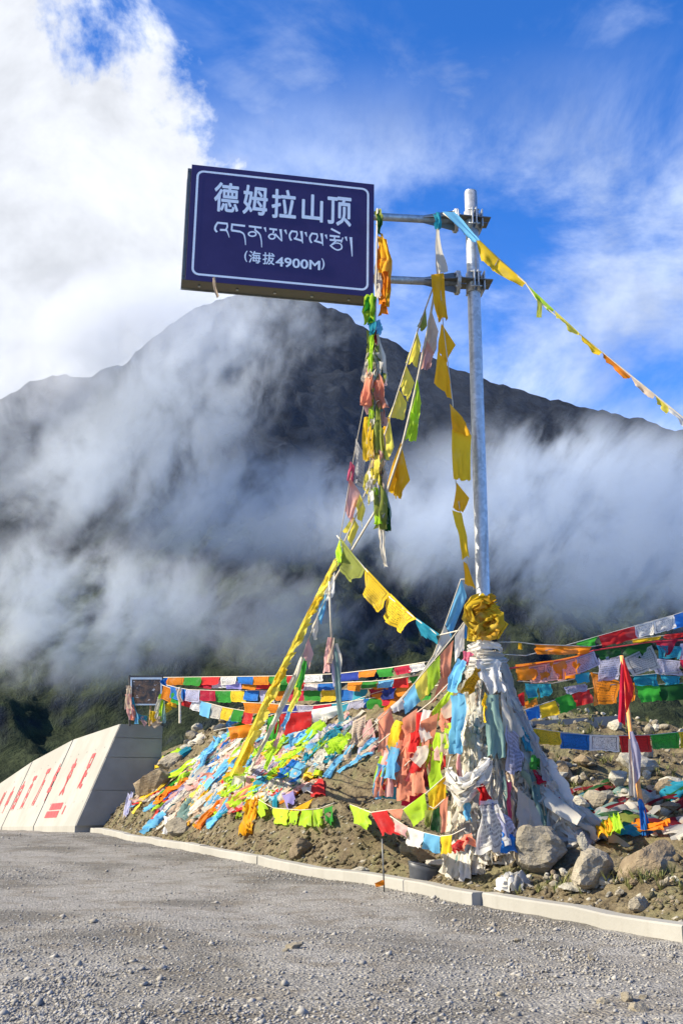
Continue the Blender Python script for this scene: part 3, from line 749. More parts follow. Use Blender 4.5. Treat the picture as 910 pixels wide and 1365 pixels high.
# arms
def tube(name, a, b, r, mat, parent, org, sides=20): return link(name, tube_mesh(name, [Vector(a) - org, Vector(b) - org], r, sides), mat, parent, True)
def plate(name, pts, thick, nrm, mat, parent, org):
    n = len(pts); V = [Vector(p) - org + nrm * s * thick / 2 for s in (-1, 1) for p in pts]
    Fc = [tuple(range(n))[::-1], tuple(range(n, 2 * n))] + [(i, (i + 1) % n, (i + 1) % n + n, i + n) for i in range(n)]
    return link(name, mesh_data(name, V, Fc), mat, parent)
for apx, apy in ((600, 290), (600, 373)):
    az = at(apx, apy, PY - .1).z; A = ptz(az)
    AD = (Vector((SCEN.x, SCEN.y, 0)) - EN * .065 * 1 - Vector((A.x, A.y, 0))); AD.z = 0; AD = (Vector((SCEN.x, SCEN.y, 0)) - Vector((EN.x, EN.y, 0)).normalized() * .30 - Vector((A.x, A.y, 0))).normalized()
    side = Vector((-AD.y, AD.x, 0)); Z = Vector((0, 0, 1))
    armp = tube('arm', A + AD * .22, A + AD * (SW * .9 + 1.25), .048, 'galvanised', gantry, PB)
    tube('flange', A + AD * .205, A + AD * .222, .150, 'galvanised', armp, PB, 24); tube('flange', A + AD * .184, A + AD * .202, .150, 'galvanised', armp, PB, 24)
    for q in (Z, -Z, side, -side):
        c0 = A + AD * .2225
        plate('gusset', [c0 + q * .045, c0 + q * .135, A + AD * .27 + q * .130, A + AD * .62 + q * .050], .010, AD.cross(q), 'dark_steel', armp, PB)
    for k in range(6):
        a_ = k * math.pi / 3 + .3; q = Z * math.cos(a_) + side * math.sin(a_)
        tube('bolt', A + AD * .165 + q * .118, A + AD * .245 + q * .118, .011, 'steel_edge', armp, PB, 6)
    # clamp round the mast: two bent cheeks, ribs and the back plate
    for sgn in (-1, 1):
        cc = []
        for k in range(9):
            a_ = math.radians(-78 + 156 * k / 8)
            cc.append((AD * math.cos(a_) * sgn + side * math.sin(a_)))
        V = []
        for q in cc: V += [A + q * (PR + .004) + Z * .13 - PB, A + q * (PR + .004) - Z * .13 - PB, A + q * (PR + .016) - Z * .13 - PB, A + q * (PR + .016) + Z * .13 - PB]
        Fc = [(4 * i + j, 4 * i + (j + 1) % 4, 4 * i + 4 + (j + 1) % 4, 4 * i + 4 + j) for i in range(8) for j in range(4)] + [(0, 3, 2, 1), (32, 33, 34, 35)]
        link('clamp_shell', mesh_data('clamp_shell', V, Fc), 'galvanised', armp, True)
    for sd in (-1, 1):
        for zz in (.095, -.095):
            tube('bolt', A + side * sd * .135 + Z * zz - AD * .07, A + side * sd * .135 + Z * zz + AD * .07, .011, 'steel_edge', armp, PB, 6)
        for sg in (-1, 1):
            plate('clamp_ear', [A + side * sd * (PR + .006) + AD * sg * .024 + Z * .125, A + side * sd * .175 + AD * sg * .024 + Z * .11, A + side * sd * .175 + AD * sg * .024 - Z * .11, A + side * sd * (PR + .006) + AD * sg * .024 - Z * .125], .012, AD, 'galvanised', armp, PB)
    # horizontal stiffening shelf sticking out past the mast
    sh = [A - AD * .20 - side * .15, A - AD * .20 + side * .15, A + AD * .18 + side * .15, A + AD * .18 - side * .15]
    for half in (-1, 1):
        pts = [A + AD * .183 + side * half * .155]
        pts.append(A - AD * .215 + side * half * .13)
        pts.append(A - AD * .215 + side * half * .01)
        for k in range(7):
            a_ = math.pi - k * math.pi / 6
            pts.append(A + AD * math.cos(a_) * (PR + .018) + side * half * max(.012, math.sin(a_) * (PR + .018)))
        pts.append(A + AD * .183 + side * half * .012)
        plate('stiffener', pts, .012, Z, 'dark_steel', armp, PB)
    plate('back_plate', [A - AD * .112 - side * .12 + Z * .12, A - AD * .112 + side * .12 + Z * .12, A - AD * .112 + side * .12 - Z * .12, A - AD * .112 - side * .12 - Z * .12], .014, AD, 'galvanised', armp, PB)
# ------------------------------------------------------------------ cloth builders
R = random.Random(11)
def wrinkle_grid(P, amp, seed, kx=2.0, ky=1.0):
    """push a cloth grid out of its plane with soft folds"""
    nu, nv = P.shape[:2]; rr_ = np.random.default_rng(seed)
    du = np.gradient(P, axis=0); dv = np.gradient(P, axis=1); N = np.cross(du, dv)
    N /= np.maximum(1e-9, np.linalg.norm(N, axis=-1, keepdims=True))
    u, v = np.meshgrid(np.linspace(0, 1, nu), np.linspace(0, 1, nv), indexing='ij')
    ph = rr_.random(4) * 6.28
    d = np.sin(6.28 * kx * (u + .18 * (rr_.random() - .5) * v * 3) + ph[0]) * (.25 + .75 * v) + .6 * np.sin(6.28 * (kx * 1.9 * u + ky * v) + ph[1]) * v + .5 * np.sin(6.28 * ky * 1.3 * v + ph[2])
    d += .5 * fbm(u * 4 + seed % 97, v * 4, 3, .5, seed % 31)
    return P + N * (d * amp * np.minimum(1, .12 + v * 2.2))[..., None]
def quad_grid(c, nu=9, nv=9, rag=.0, seed=0):
    """c: four corners: cord start, cord end, lower end, lower start"""
    A, B, C_, D = [np.array(x) for x in c]
    u, v = np.meshgrid(np.linspace(0, 1, nu), np.linspace(0, 1, nv), indexing='ij'); rr_ = np.random.default_rng(seed)
    if rag:
        v = v * (1 - rag * np.abs(fbm(u[:, :1] * 6 + seed, u[:, :1] * 0, 3, .6, 5)))
    u = u[..., None]; v = v[..., None]
    P = (A * (1 - u) + B * u) * (1 - v) + (D * (1 - u) + C_ * u) * v
    bow = rr_.uniform(-.05, .05); side = (B - A) * bow
    return P + side * np.sin(v * math.pi)
def ribbon_grid(path, width, up, seed, nv=7, folds=1.6, amp=.25, n=None, taper=(1, 1), twist=0.0, crumple=.0):
    """strip of cloth along a path with lengthwise pleats; width list or number"""
    pts = [Vector(p) for p in path]
    Q = []; m_ = len(pts)
    if m_ > 2:
        for i in range(m_ - 1):
            a, b, c_, d = pts[max(i - 1, 0)], pts[i], pts[i + 1], pts[min(i + 2, m_ - 1)]
            for k in range(4):
                t_ = k / 4
                Q.append(.5 * ((2 * b) + (c_ - a) * t_ + (2 * a - 5 * b + 4 * c_ - d) * t_ ** 2 + (3 * b - a - 3 * c_ + d) * t_ ** 3))
        Q.append(pts[-1])
    else: Q = [pts[0].lerp(pts[1], k / 8) for k in range(9)]
    n = len(Q); rr_ = np.random.default_rng(seed); ph = rr_.random(6) * 6.28; G_ = np.zeros((n, nv, 3))
    for i, p in enumerate(Q):
        tg = (Q[min(i + 1, n - 1)] - Q[max(i - 1, 0)]).normalized(); s_ = i / (n - 1)
        sd = tg.cross(up); sd = sd.normalized() if sd.length > 1e-4 else Vector((1, 0, 0)); nn = sd.cross(tg)
        if twist:
            a_ = twist * (s_ + .25 * math.sin(5 * s_ + ph[4])); sd, nn = sd * math.cos(a_) + nn * math.sin(a_), nn * math.cos(a_) - sd * math.sin(a_)
        wd = width * (taper[0] + (taper[1] - taper[0]) * s_) * (1 + .11 * math.sin(7 * s_ + ph[0]) + .07 * math.sin(17 * s_ + ph[1]))
        for j in range(nv):
            v = j / (nv - 1) - .5
            h = math.sin(6.28 * folds * v + ph[2] + 2.2 * math.sin(3.1 * s_ + ph[3])) + .5 * math.sin(6.28 * folds * 2.1 * v + ph[5] + 6 * s_)
            G_[i, j] = p + sd * (wd * v) + nn * (amp * wd * h * .5)
    if crumple:
        uu = np.linspace(0, 1, n)[:, None] * n * .55 + seed; vv = np.linspace(0, 1, nv)[None] * 3.0
        for a in range(3): G_[..., a] += crumple * fbm(uu + a * 17 + vv * 0, vv + uu * 0 + a * 5, 3, .6, (seed + a) % 50)
    return G_
def root_at(name, label, cat, p, group=None):
    o = empty(name, p); return tag(o, label, cat, group)
SEED = [100]
def nxt(): SEED[0] += 1; return SEED[0]
def add_grid(name, P, cname, root, printed=False):
    org = np.array(root.location); o = link(name, grid_mesh(name, P - org), cloth(cname, printed), root, True); return o
def cord(root, pts, r=.006, mat='rope', name='cord'):
    return link(name, tube_mesh(name, [Vector(p) - root.location for p in pts], r, 5), mat, root, True)
def path_depth(path):
    arr = np.array([(p[0], p[1]) for p in path], float); ys = np.array([p[2] for p in path], float)
    def f(x, y):
        best = None
        for i in range(len(arr) - 1):
            a, b = arr[i], arr[i + 1]; L = ((b - a) ** 2).sum(); t_ = np.clip(((x - a[0]) * (b - a)[0] + (y - a[1]) * (b - a)[1]) / max(L, 1e-6), 0, 1)
            d = np.hypot(*(a + (b - a) * t_ - (x, y)))
            if best is None or d < best[0]: best = (d, ys[i] + (ys[i + 1] - ys[i]) * t_)
        return best[1]
    return f
def hero_string(name, label, path, flags, group=None, cat='prayer flags', r=.006, cmat='rope', amp=.022, rag=.06, subdiv=3, ground_off=None):
    """a cord along path [(px,py,Y)] with flags given as picture quads at the cord's distance"""
    f = path_depth(path)
    P = []
    for a, b in zip(path[:-1], path[1:]):
        for k in range(subdiv):
            t_ = k / subdiv; P.append(at(a[0] + (b[0] - a[0]) * t_, a[1] + (b[1] - a[1]) * t_, a[2] + (b[2] - a[2]) * t_))
    P.append(at(*path[-1]))
    root = root_at(name, label, cat, P[0], group); cord(root, P, r, cmat)
    for fl in flags:
        cn = fl[0]; printed = cn.endswith('*'); cn = cn.rstrip('*'); q = fl[1:9]; sd = nxt(); cs = []
        for k in range(4):
            x, y = q[2 * k], q[2 * k + 1]; Y = f(x, y) - (0 if k < 2 else .75 * ((q[4] + q[6]) - (q[0] + q[2])) / 2 * f(x, y) / FPX) + (0 if k < 2 else R.uniform(-.06, .06)) - .012
            if ground_off: Y = min(Y, G(x, y).y - ground_off * R.uniform(.6, 1.1))
            cs.append(at(x, y, Y))
        size = (cs[0] - cs[2]).length
        g = quad_grid(cs, 10, 10, rag, sd); g = wrinkle_grid(g, amp * min(1.2, size / .35), sd, R.uniform(.8, 1.8), R.uniform(.4, 1.0))
        add_grid('flag', g, cn, root, printed)
    return root
def slope_quads(name, label, cpath, flags, off=.14, **kw):
    """like hero_string, but the distances come from the slope behind"""
    pp = [(x, y, G(x, y).y - off) for x, y in cpath]
    return hero_string(name, label, pp, flags, ground_off=off, **kw)
def strip(root, name, path, width, cname, up=(-.5, -.8, .2), printed=False, **kw):
    return add_grid(name, ribbon_grid(path, width, Vector(up), nxt(), **kw), cname, root, printed)

# ------------------------------------------------------------------ strings tied to the arms
hero_string('prayer_flag_string', 'flag string from the pole top down to the right with blue and yellow flags',
    [(590, 284, 11.62), (634, 317, 11.66), (700, 377, 11.5), (716, 401, 11.45), (790, 460, 11.3), (910, 557, 11.0), (1010, 640, 10.8), (1400, 985, 10.4)],
    [('sky', 589, 282, 606, 283, 640, 321, 630, 325), ('yellow', 634, 315, 664, 345, 657, 362, 641, 347), ('yellow', 664, 345, 701, 377, 695, 383, 657, 362),
     ('olive', 715, 399, 722, 404, 721, 424, 716, 424), ('lime', 703, 380, 738, 413, 733, 417, 716, 402), ('lemon', 738, 413, 772, 444, 764, 446, 741, 424), ('yellow', 772, 445, 802, 470, 796, 473, 775, 455),
     ('orange', 802, 470, 840, 502, 830, 505, 806, 480), ('beige', 840, 502, 872, 527, 868, 534, 846, 514), ('lemon', 872, 527, 892, 544, 886, 552, 876, 537), ('white', 890, 542, 915, 563, 911, 569, 893, 549)], r=.009, amp=.015)
hero_string('prayer_flag_string', 'golden flag string hanging close beside the pole from the lower arm',
    [(585, 362, 11.6), (590, 430, 11.6), (603, 536, 11.62), (607, 642, 11.66), (622, 745, 11.66), (631, 786, 11.66)],
    [('gold', 574, 366, 591, 364, 597, 427, 582, 429), ('gold', 588, 431, 607, 460, 595, 486, 583, 470), ('gold', 583, 468, 595, 484, 603, 533, 577, 512), ('gold', 599, 538, 616, 556, 628, 582, 602, 574),
     ('yellow', 602, 572, 628, 580, 627, 643, 604, 640), ('gold', 608, 643, 625, 664, 616, 684, 603, 678), ('yellow', 602, 680, 615, 684, 627, 744, 617, 746), ('gold', 617, 748, 622, 752, 634, 786, 619, 779)], amp=.02)
YA = [(583, 366, 11.6), (556, 442, 12.0), (520, 556, 12.7), (494, 640, 13.2), (469, 700, 13.7), (447, 748, 14.2)]
hero_string('prayer_flag_string', 'lemon yellow flag string slanting down from the lower arm to the earth slope',
    YA + [(G(306, 1036).x * 0 + 420, 800, 14.7), (380, 880, 15.6), (345, 950, 16.4), (306, 1036, G(306, 1036).y - .1)],
    [('olive', 567, 411, 569, 434, 562, 443, 556, 436), ('lemon', 556, 442, 561, 460, 556, 490, 540, 484), ('lemon', 541, 487, 552, 510, 543, 536, 532, 518), ('lemon', 532, 520, 542, 537, 538, 562, 518, 556),
     ('lemon', 519, 558, 525, 596, 516, 612, 508, 578), ('lemon', 491, 624, 496, 652, 491, 675, 483, 646), ('lemon', 479, 657, 487, 678, 482, 705, 471, 670), ('lemon', 470, 688, 478, 702, 469, 729, 458, 708),
     ('gold', 516, 556, 520, 560, 512, 580, 506, 580)], r=.010, cmat='rope')
rb = bpy.data.objects[-1] if False else None
yr = root_at('prayer_flag_bundle', 'long twisted lemon yellow cloth bundle stretched down to the slope', 'prayer flags', at(447, 746, 14.1))
YP = [(447, 746, 14.1), (428, 785, 14.5), (405, 830, 14.9), (382, 878, 15.4), (358, 925, 15.9), (335, 975, 16.4), (306, 1038, G(306, 1038).y - .15)]
strip(yr, 'cloth_strip', [at(*q) for q in YP], .055, 'lemon', taper=(.6, 1.5), folds=1.6, amp=.35, crumple=.02)
fY = lambda s_: [float(np.interp(s_, np.linspace(0, 1, 7), [q[k] for q in YP])) for k in range(3)]
for k in range(15):
    s0 = k / 15.0; s1 = min(1, s0 + R.uniform(.08, .11)); a, b = fY(s0), fY(s1); wpx = (6 + 7 * s0) * R.uniform(.8, 1.25)
    q = [(a[0] - 2, a[1], a[2]), (b[0] - 3, b[1], b[2]), (b[0] + wpx * .9, b[1] + wpx * R.uniform(-.2, .5), b[2] - .08), (a[0] + wpx, a[1] + wpx * R.uniform(.1, .6), a[2] - .08)]
    g = wrinkle_grid(quad_grid([at(*c_) for c_ in q], 9, 9, .2, nxt()), .03, nxt(), 1.3, .8); add_grid('flag', g, 'lemon' if k % 5 != 3 else 'yellow', yr)
hero_string('prayer_flag_string', 'pale ribbon string with pink, fringed lime and golden flags below the lower arm',
    [(583, 368, 11.65), (570, 440, 11.9), (553, 522, 12.3), (536, 594, 12.6), (516, 655, 13.0), (480, 715, 13.6), (446, 772, 14.2)],
    [('beige', 574, 412, 584, 442, 577, 475, 566, 460), ('pink', 566, 450, 578, 470, 572, 493, 557, 496), ('lime', 556, 503, 561, 538, 556, 570, 545, 560), ('lime', 547, 548, 558, 560, 553, 590, 537, 587),
     ('gold', 534, 590, 546, 640, 531, 671, 515, 649), ('yellow', 530, 610, 534, 600, 528, 668, 517, 652)], r=.016, amp=.028)
hero_string('prayer_flag_string', 'dark thin cord with grey and magenta flags beside the hanging bundle',
    [(498, 440, 11.9), (484, 545, 12.4), (473, 600, 12.9), (458, 690, 13.6), (449, 738, 14.1)],
    [('grey*', 474, 584, 487, 610, 481, 652, 472, 646), ('magenta', 467, 615, 473, 622, 470, 650, 462, 640), ('pink', 466, 636, 480, 657, 468, 698, 459, 684)], r=.006)
hero_string('prayer_flag_string', 'short garland with dark green, printed yellow and blue flags swinging to the pole foot',
    [(449, 714, 14.0), (487, 759, 13.4), (520, 797, 12.9), (554, 825, 12.4), (584, 847, 12.0), (622, 838, 11.72)],
    [('lime', 447, 735, 453, 718, 456, 745, 449, 755), ('olive*', 454, 717, 487, 760, 468, 779, 457, 766), ('yellow*', 487, 757, 520, 792, 507, 822, 484, 795), ('yellow*', 520, 791, 555, 825, 530, 844, 506, 822), ('teal', 554, 823, 585, 845, 583, 858, 561, 848)], r=.009, amp=.03)
hero_string('prayer_flag_string', 'white and pale flag string running just beside the yellow bundle down the slope',
    [(446, 772, 14.1), (424, 820, 14.6), (405, 868, 15.2), (370, 950, 16.2), (333, 1024, G(333, 1024).y - .15)],
    [('white', 446, 762, 446, 790, 437, 801, 432, 790), ('sky', 434, 790, 434, 810, 427, 836, 424, 814), ('offwhite', 424, 815, 424, 832, 420, 856, 414, 840), ('pink', 411, 850, 418, 872, 410, 896, 404, 872), ('lime', 403, 880, 402, 915, 395, 940, 391, 908)], r=.006)
wr = root_at('prayer_flag_bundle', 'white twisted ribbon bundle hanging beside the lemon yellow one', 'prayer flags', at(402, 876, 15.2))
for k in range(2): strip(wr, 'cloth_strip', [at(x + k * 2, y, Y) for x, y, Y in [(402, 876, 15.2), (388, 912, 15.6), (370, 950, 16.0), (350, 990, 16.5), (333, 1026, G(333, 1026).y - .16)]], .075, 'white' if k else 'offwhite', folds=1.5, amp=.35, twist=3.0)
mr = root_at('prayer_flag_bundle', 'many coloured ribbon bundle of lime, blue and pink beside the white one', 'prayer flags', at(406, 880, 15.1))
MP = [(406, 880), (398, 915), (386, 945), (378, 968), (366, 992), (354, 1022)]
for (a, b), cn in zip(zip(MP[:-1], MP[1:]), ['green', 'lemon', 'sky', 'pink', 'lime']):
    ya = 15.1 + (a[1] - 880) * .011; yb = 15.1 + (b[1] - 880) * .011
    strip(mr, 'cloth_strip', [at(a[0], a[1], ya), at((a[0] + b[0]) / 2 + 1, (a[1] + b[1]) / 2, (ya + yb) / 2), at(b[0] - 1, b[1] + 3, yb)], .10, cn, folds=1.3, amp=.35)
tr = root_at('prayer_flag_bundle', 'tattered pink and pale grey flags dangling on a short cord', 'prayer flags', at(439, 775, 14.3))
cord(tr, [at(439, 775, 14.3), at(440, 810, 14.35), at(442, 852, 14.4)], .016)
for cn, pts, wd in [('pink', [(440, 850), (437, 870), (434, 896)], .11), ('beige', [(444, 850), (441, 868), (438, 884)], .10), ('sage', [(443, 855), (449, 890), (452, 930), (455, 962)], .10), ('offwhite', [(447, 858), (453, 880), (450, 905)], .09), ('lavender', [(444, 860), (445, 890), (447, 915)], .10)]:
    strip(tr, 'cloth_strip', [at(x, y, 14.4 + R.uniform(-.05, .05)) for x, y in pts], wd, cn, folds=1.2, amp=.4, taper=(.6, 1.0))

# bundle of tangled old flags hanging from the sign's right end
hb = root_at('prayer_flag_bundle', 'tangled bundle of many faded flags hanging below the right end of the sign', 'prayer flags', at(503, 282, 11.42))
cord(hb, [at(x, y, Y) for x, y, Y in [(503, 278, 11.42), (502, 330, 11.42), (500, 420, 11.44), (499, 560, 11.46), (506, 690, 11.48)]], .012)
for cn, pts, wd in [
    ('olive', [(502, 280), (505, 290), (504, 300)], .09), ('darkgreen', [(503, 285), (506, 297), (505, 312)], .05), ('gold', [(506, 315), (512, 340), (510, 362)], .10), ('orange', [(508, 345), (514, 380), (510, 420)], .13), ('gold', [(511, 320), (516, 360), (513, 410)], .10), ('orange', [(505, 330), (507, 370), (508, 405)], .09),
    ('offwhite', [(503, 350), (504, 375), (504, 398)], .08), ('lime', [(492, 392), (490, 412), (493, 430)], .14), ('green', [(496, 395), (494, 415), (495, 432)], .12), ('sky', [(500, 428), (502, 438), (498, 446)], .14), ('teal', [(497, 430), (496, 440), (495, 450)], .08), ('olive', [(494, 440), (492, 465), (493, 490)], .08),
    ('maroon', [(499, 440), (500, 470), (500, 500)], .06), ('offwhite', [(501, 445), (507, 475), (512, 508)], .09), ('offwhite', [(494, 470), (488, 490), (486, 508)], .10), ('lime', [(496, 445), (494, 470), (493, 500)], .05), ('teal', [(503, 480), (506, 492), (509, 505)], .05), ('white', [(503, 470), (508, 490), (511, 515)], .06),
    ('salmon', [(494, 490), (489, 515), (485, 540)], .12), ('salmon', [(498, 492), (505, 515), (510, 545)], .10), ('pink', [(496, 498), (495, 520), (493, 540)], .10), ('sage', [(498, 515), (498, 550), (499, 590)], .12), ('olive', [(502, 520), (503, 560), (504, 605)], .10), ('lime', [(494, 520), (495, 555), (496, 590)], .07),
    ('yellow', [(491, 555), (489, 580), (490, 614)], .10), ('yellow', [(494, 560), (493, 585), (494, 610)], .07), ('beige', [(503, 570), (506, 595), (508, 622)], .10), ('pink', [(507, 575), (510, 598), (512, 620)], .06), ('lemon', [(500, 600), (500, 625), (502, 650)], .10), ('white', [(497, 615), (495, 640), (496, 668)], .06),
    ('lavender', [(501, 620), (501, 640), (502, 660)], .08), ('offwhite', [(505, 610), (510, 632), (512, 655)], .07), ('olive', [(503, 645), (506, 675), (508, 705)], .14), ('sage', [(510, 640), (514, 670), (516, 700)], .08), ('lime', [(499, 650), (503, 675), (504, 698)], .08), ('darkgreen', [(513, 670), (516, 692), (517, 708)], .06),
    ('beige', [(509, 640), (508, 665), (509, 690)], .06), ('offwhite', [(507, 675), (510, 715), (514, 755)], .032), ('offwhite', [(506, 690), (508, 730), (513, 752)], .03)]:
    strip(hb, 'cloth_strip', [at(x, y, 11.42 + R.uniform(-.08, .08)) for x, y in pts], wd * 1.25, cn, folds=1.8, amp=.4, taper=(.8, .9), crumple=.012)
for k in range(34):
    y0 = R.uniform(440, 650); x0 = 499 + (y0 - 440) * .02 + R.uniform(-7, 7); L_ = R.uniform(25, 60)
    strip(hb, 'cloth_strip', [at(x0 + R.uniform(-2, 2), y0, 11.45 + R.uniform(-.1, .1)), at(x0 + R.uniform(-4, 5), y0 + L_ / 2, 11.42), at(x0 + R.uniform(-6, 8), y0 + L_, 11.42)], R.uniform(.06, .13), R.choice(['offwhite', 'offwhite', 'sage', 'olive', 'beige', 'pink', 'white', 'grey', 'lemon', 'salmon']), folds=1.8, amp=.45, crumple=.02)
st = root_at('knotted_scarf', 'small pale scarf knotted on the upper arm and hanging to the lower arm', 'scarf', at(583, 292, 11.6))
strip(st, 'knot', [at(581, 284, 11.58), at(584, 294, 11.56), at(583, 305, 11.58)], .08, 'teal', folds=1.5, amp=.5)
strip(st, 'cloth_strip', [at(583, 300, 11.6), at(584, 330, 11.6), at(589, 364, 11.6)], .10, 'offwhite', folds=1.0, amp=.25, taper=(.25, 1.5))
sc_ = root_at('knotted_scarf', 'tiny pink scrap dangling under the left end of the sign', 'scarf', at(286, 372, 11.1))
strip(sc_, 'cloth_strip', [at(285, 370, 11.1), at(286, 382, 11.1), at(291, 396, 11.1)], .035, 'beige', folds=1, amp=.4)

# ------------------------------------------------------------------ cloth round the pole foot
gk = root_at('gold_scarf_knot', 'golden printed scarf wound in a big knot round the pole', 'scarf', ptz(at(640, 850, PY).z))
def ring_strip(root, name, z0, z1, r0, r1, a0, a1, width, cname, folds=2.2, amp=.28, tilt=.0, printed=False, n=22):
    pts = []
    for k in range(n + 1):
        s_ = k / n; a = math.radians(a0 + (a1 - a0) * s_); r_ = r0 + (r1 - r0) * s_ + .014 * math.sin(5 * a + z0 * 9)
        z = z0 + (z1 - z0) * s_ + tilt * math.sin(a); c = ptz(z); pts.append(c + Vector((math.cos(a) * r_, math.sin(a) * r_, 0)))
    Gd = np.zeros((n + 1, 9, 3)); sd = nxt(); rr_ = np.random.default_rng(sd); ph = rr_.random(4) * 6.28
    for i, p in enumerate(pts):
        c = ptz(p.z); out = (p - c); out.z = 0; out.normalize()
        for j in range(9):
            v = j / 8 - .5; h = math.sin(6.28 * folds * v + ph[0] + .8 * math.sin(i * .4 + ph[1])) + .4 * math.sin(6.28 * folds * 2.3 * v + i * .3)
            Gd[i, j] = p + Vector((0, 0, width * v * (1 + .2 * math.sin(i * .5 + ph[2])))) + out * (amp * width * .5 * h + .02 * math.cos(v * 3.1))
    return add_grid(name, Gd, cname, root, printed)
zk = lambda py: at(645, py, PY - .1).z
for (p0, p1, wd, r0, cn) in [(797, 795, .10, .105, 'gold'), (806, 812, .14, .125, 'yellow'), (822, 818, .15, .145, 'yellow'), (834, 838, .15, .14, 'gold'), (846, 842, .13, .12, 'yellow')]:
    ring_strip(gk, 'scarf_turn', zk(p0), zk(p1), r0, r0 + .01, R.uniform(0, 360), R.uniform(380, 420), wd, cn, printed=True, tilt=R.uniform(-.03, .03))
# loop and loose corners
lp = [at(x, y, PY - .24) for x, y in [(646, 797), (626, 808), (624, 828), (636, 838), (655, 836), (660, 822), (644, 824), (630, 846)]]
strip(gk, 'scarf_loop', lp, .12, 'yellow', folds=2.2, amp=.4, crumple=.035)
strip(gk, 'scarf_loop', [at(x, y, PY - .22) for x, y in [(655, 800), (640, 806), (626, 812), (634, 826), (650, 820), (662, 826), (656, 842), (636, 846)]], .11, 'gold', folds=2.2, amp=.45, crumple=.035)
for q, Yk in [([(655, 812), (660, 818), (677, 832), (664, 852)], .10), ([(622, 822), (640, 838), (634, 856), (622, 854)], .2), ([(640, 790), (628, 794), (618, 808), (630, 806)], .16)]:
    g = quad_grid([at(x, y, PY - Yk + R.uniform(-.03, .03)) for x, y in q], 8, 8, 0, nxt()); add_grid('scarf_corner', wrinkle_grid(g, .018, nxt(), 1.6, 1), 'yellow', gk, True)

kb = root_at('scarf_heap', 'great cone of dirty white offering scarves heaped round the pole foot', 'scarves', PB)
kb_top = at(648, 868, PY).z
def cone_pt(a, s_, jitter=0.0):
    """a: angle round the pole (0 = right, -90 = towards the camera); s_: 0 top .. 1 ground"""
    ca, sa = math.cos(a), math.sin(a)
    reach = .40 + .70 * max(0, ca) ** 1.4 * (1 if sa > -.5 else max(0, 1 - (-sa - .5) * 1.6)) + .05 * max(0, -ca) - .10 * max(0, -sa)
    prof = .145 + (reach - .145) * (.44 * s_ + .56 * s_ ** 2.1)
    r_ = prof * (1 + jitter)
    x = PX + r_ * ca; y = PY + r_ * sa * .85
    zg = MZ(x, y) + .03
    z = kb_top + (zg - kb_top) * s_ ** .95
    return Vector((x, y, max(z, MZ(x, y) + .02)))
wts = ['offwhite'] * 10 + ['white'] * 9 + ['grey'] * 3 + ['beige', 'beige', 'sage']
for k in range(230):
    a = math.radians(R.uniform(-205, 45)) if k > 24 else math.radians(R.uniform(0, 360))
    s0 = R.choice([0, 0, 0, .04, .12, .25, .45]) + R.uniform(0, .08); s1 = min(1.0, s0 + R.uniform(.25, .75))
    if R.random() < .5: s1 = 1.0
    jit = R.uniform(-.14, .12); dr = R.uniform(-.45, .45); n = 8; wob = R.uniform(.02, .08); f_ = R.uniform(2, 6); ph_ = R.uniform(0, 6)
    pts = []
    for i in range(n + 1):
        q = s0 + (s1 - s0) * i / n
        pts.append(cone_pt(a + dr * (q - s0) + wob * math.sin(f_ * q * 3 + ph_), q, jit + .10 * math.sin(f_ * q * 2.3 + ph_ * 2)))
    if R.random() < .4:    # loose end swings away from the heap
        pts[-1] = pts[-1] + Vector((R.uniform(-.08, .08), R.uniform(-.1, 0), R.uniform(-.02, .05))); pts[-1].z = max(pts[-1].z, MZ(pts[-1].x, pts[-1].y) + .02)
    out = Vector((math.cos(a), math.sin(a), .3))
    strip(kb, 'scarf', pts, R.uniform(.07, .20), R.choice(wts), up=out, folds=R.uniform(1.0, 2.6), amp=R.uniform(.3, .6), taper=(R.uniform(.4, 1), R.uniform(.7, 1.7)), nv=9, crumple=R.uniform(.008, .03))
for k in range(34):       # scarves swagged sideways round the heap
    a0 = math.radians(R.uniform(-190, -10)); da = R.uniform(.5, 1.3) * R.choice([-1, 1]); s0 = R.uniform(.15, .85); n = 8
    pts = [cone_pt(a0 + da * i / n, min(1, s0 + .10 * math.sin(math.pi * i / n) + R.uniform(-.02, .02) + .12 * i / n), .10 + .05 * math.sin(i)) for i in range(n + 1)]
    strip(kb, 'scarf', pts, R.uniform(.06, .13), R.choice(wts), up=(math.cos(a0), math.sin(a0), .2), folds=R.uniform(1.2, 2.4), amp=.5, nv=8, crumple=.02)
# bands tied across the top
for k, (py, wd, r_) in enumerate([(862, .09, .15), (872, .10, .17), (884, .10, .185), (893, .08, .18)]):
    ring_strip(kb, 'scarf_band', zk(py), zk(py + R.uniform(-6, 6)), r_, r_ + .02, R.uniform(0, 90), R.uniform(370, 450), wd, 'white' if k != 1 else 'offwhite', amp=.35, tilt=R.uniform(-.04, .04))
strip(kb, 'tied_rope', [cone_pt(math.radians(-150 + 20 * i), .62 + .02 * math.sin(i), .12) for i in range(9)], .05, 'offwhite', up=(0, 0, 1), folds=1, amp=.5)
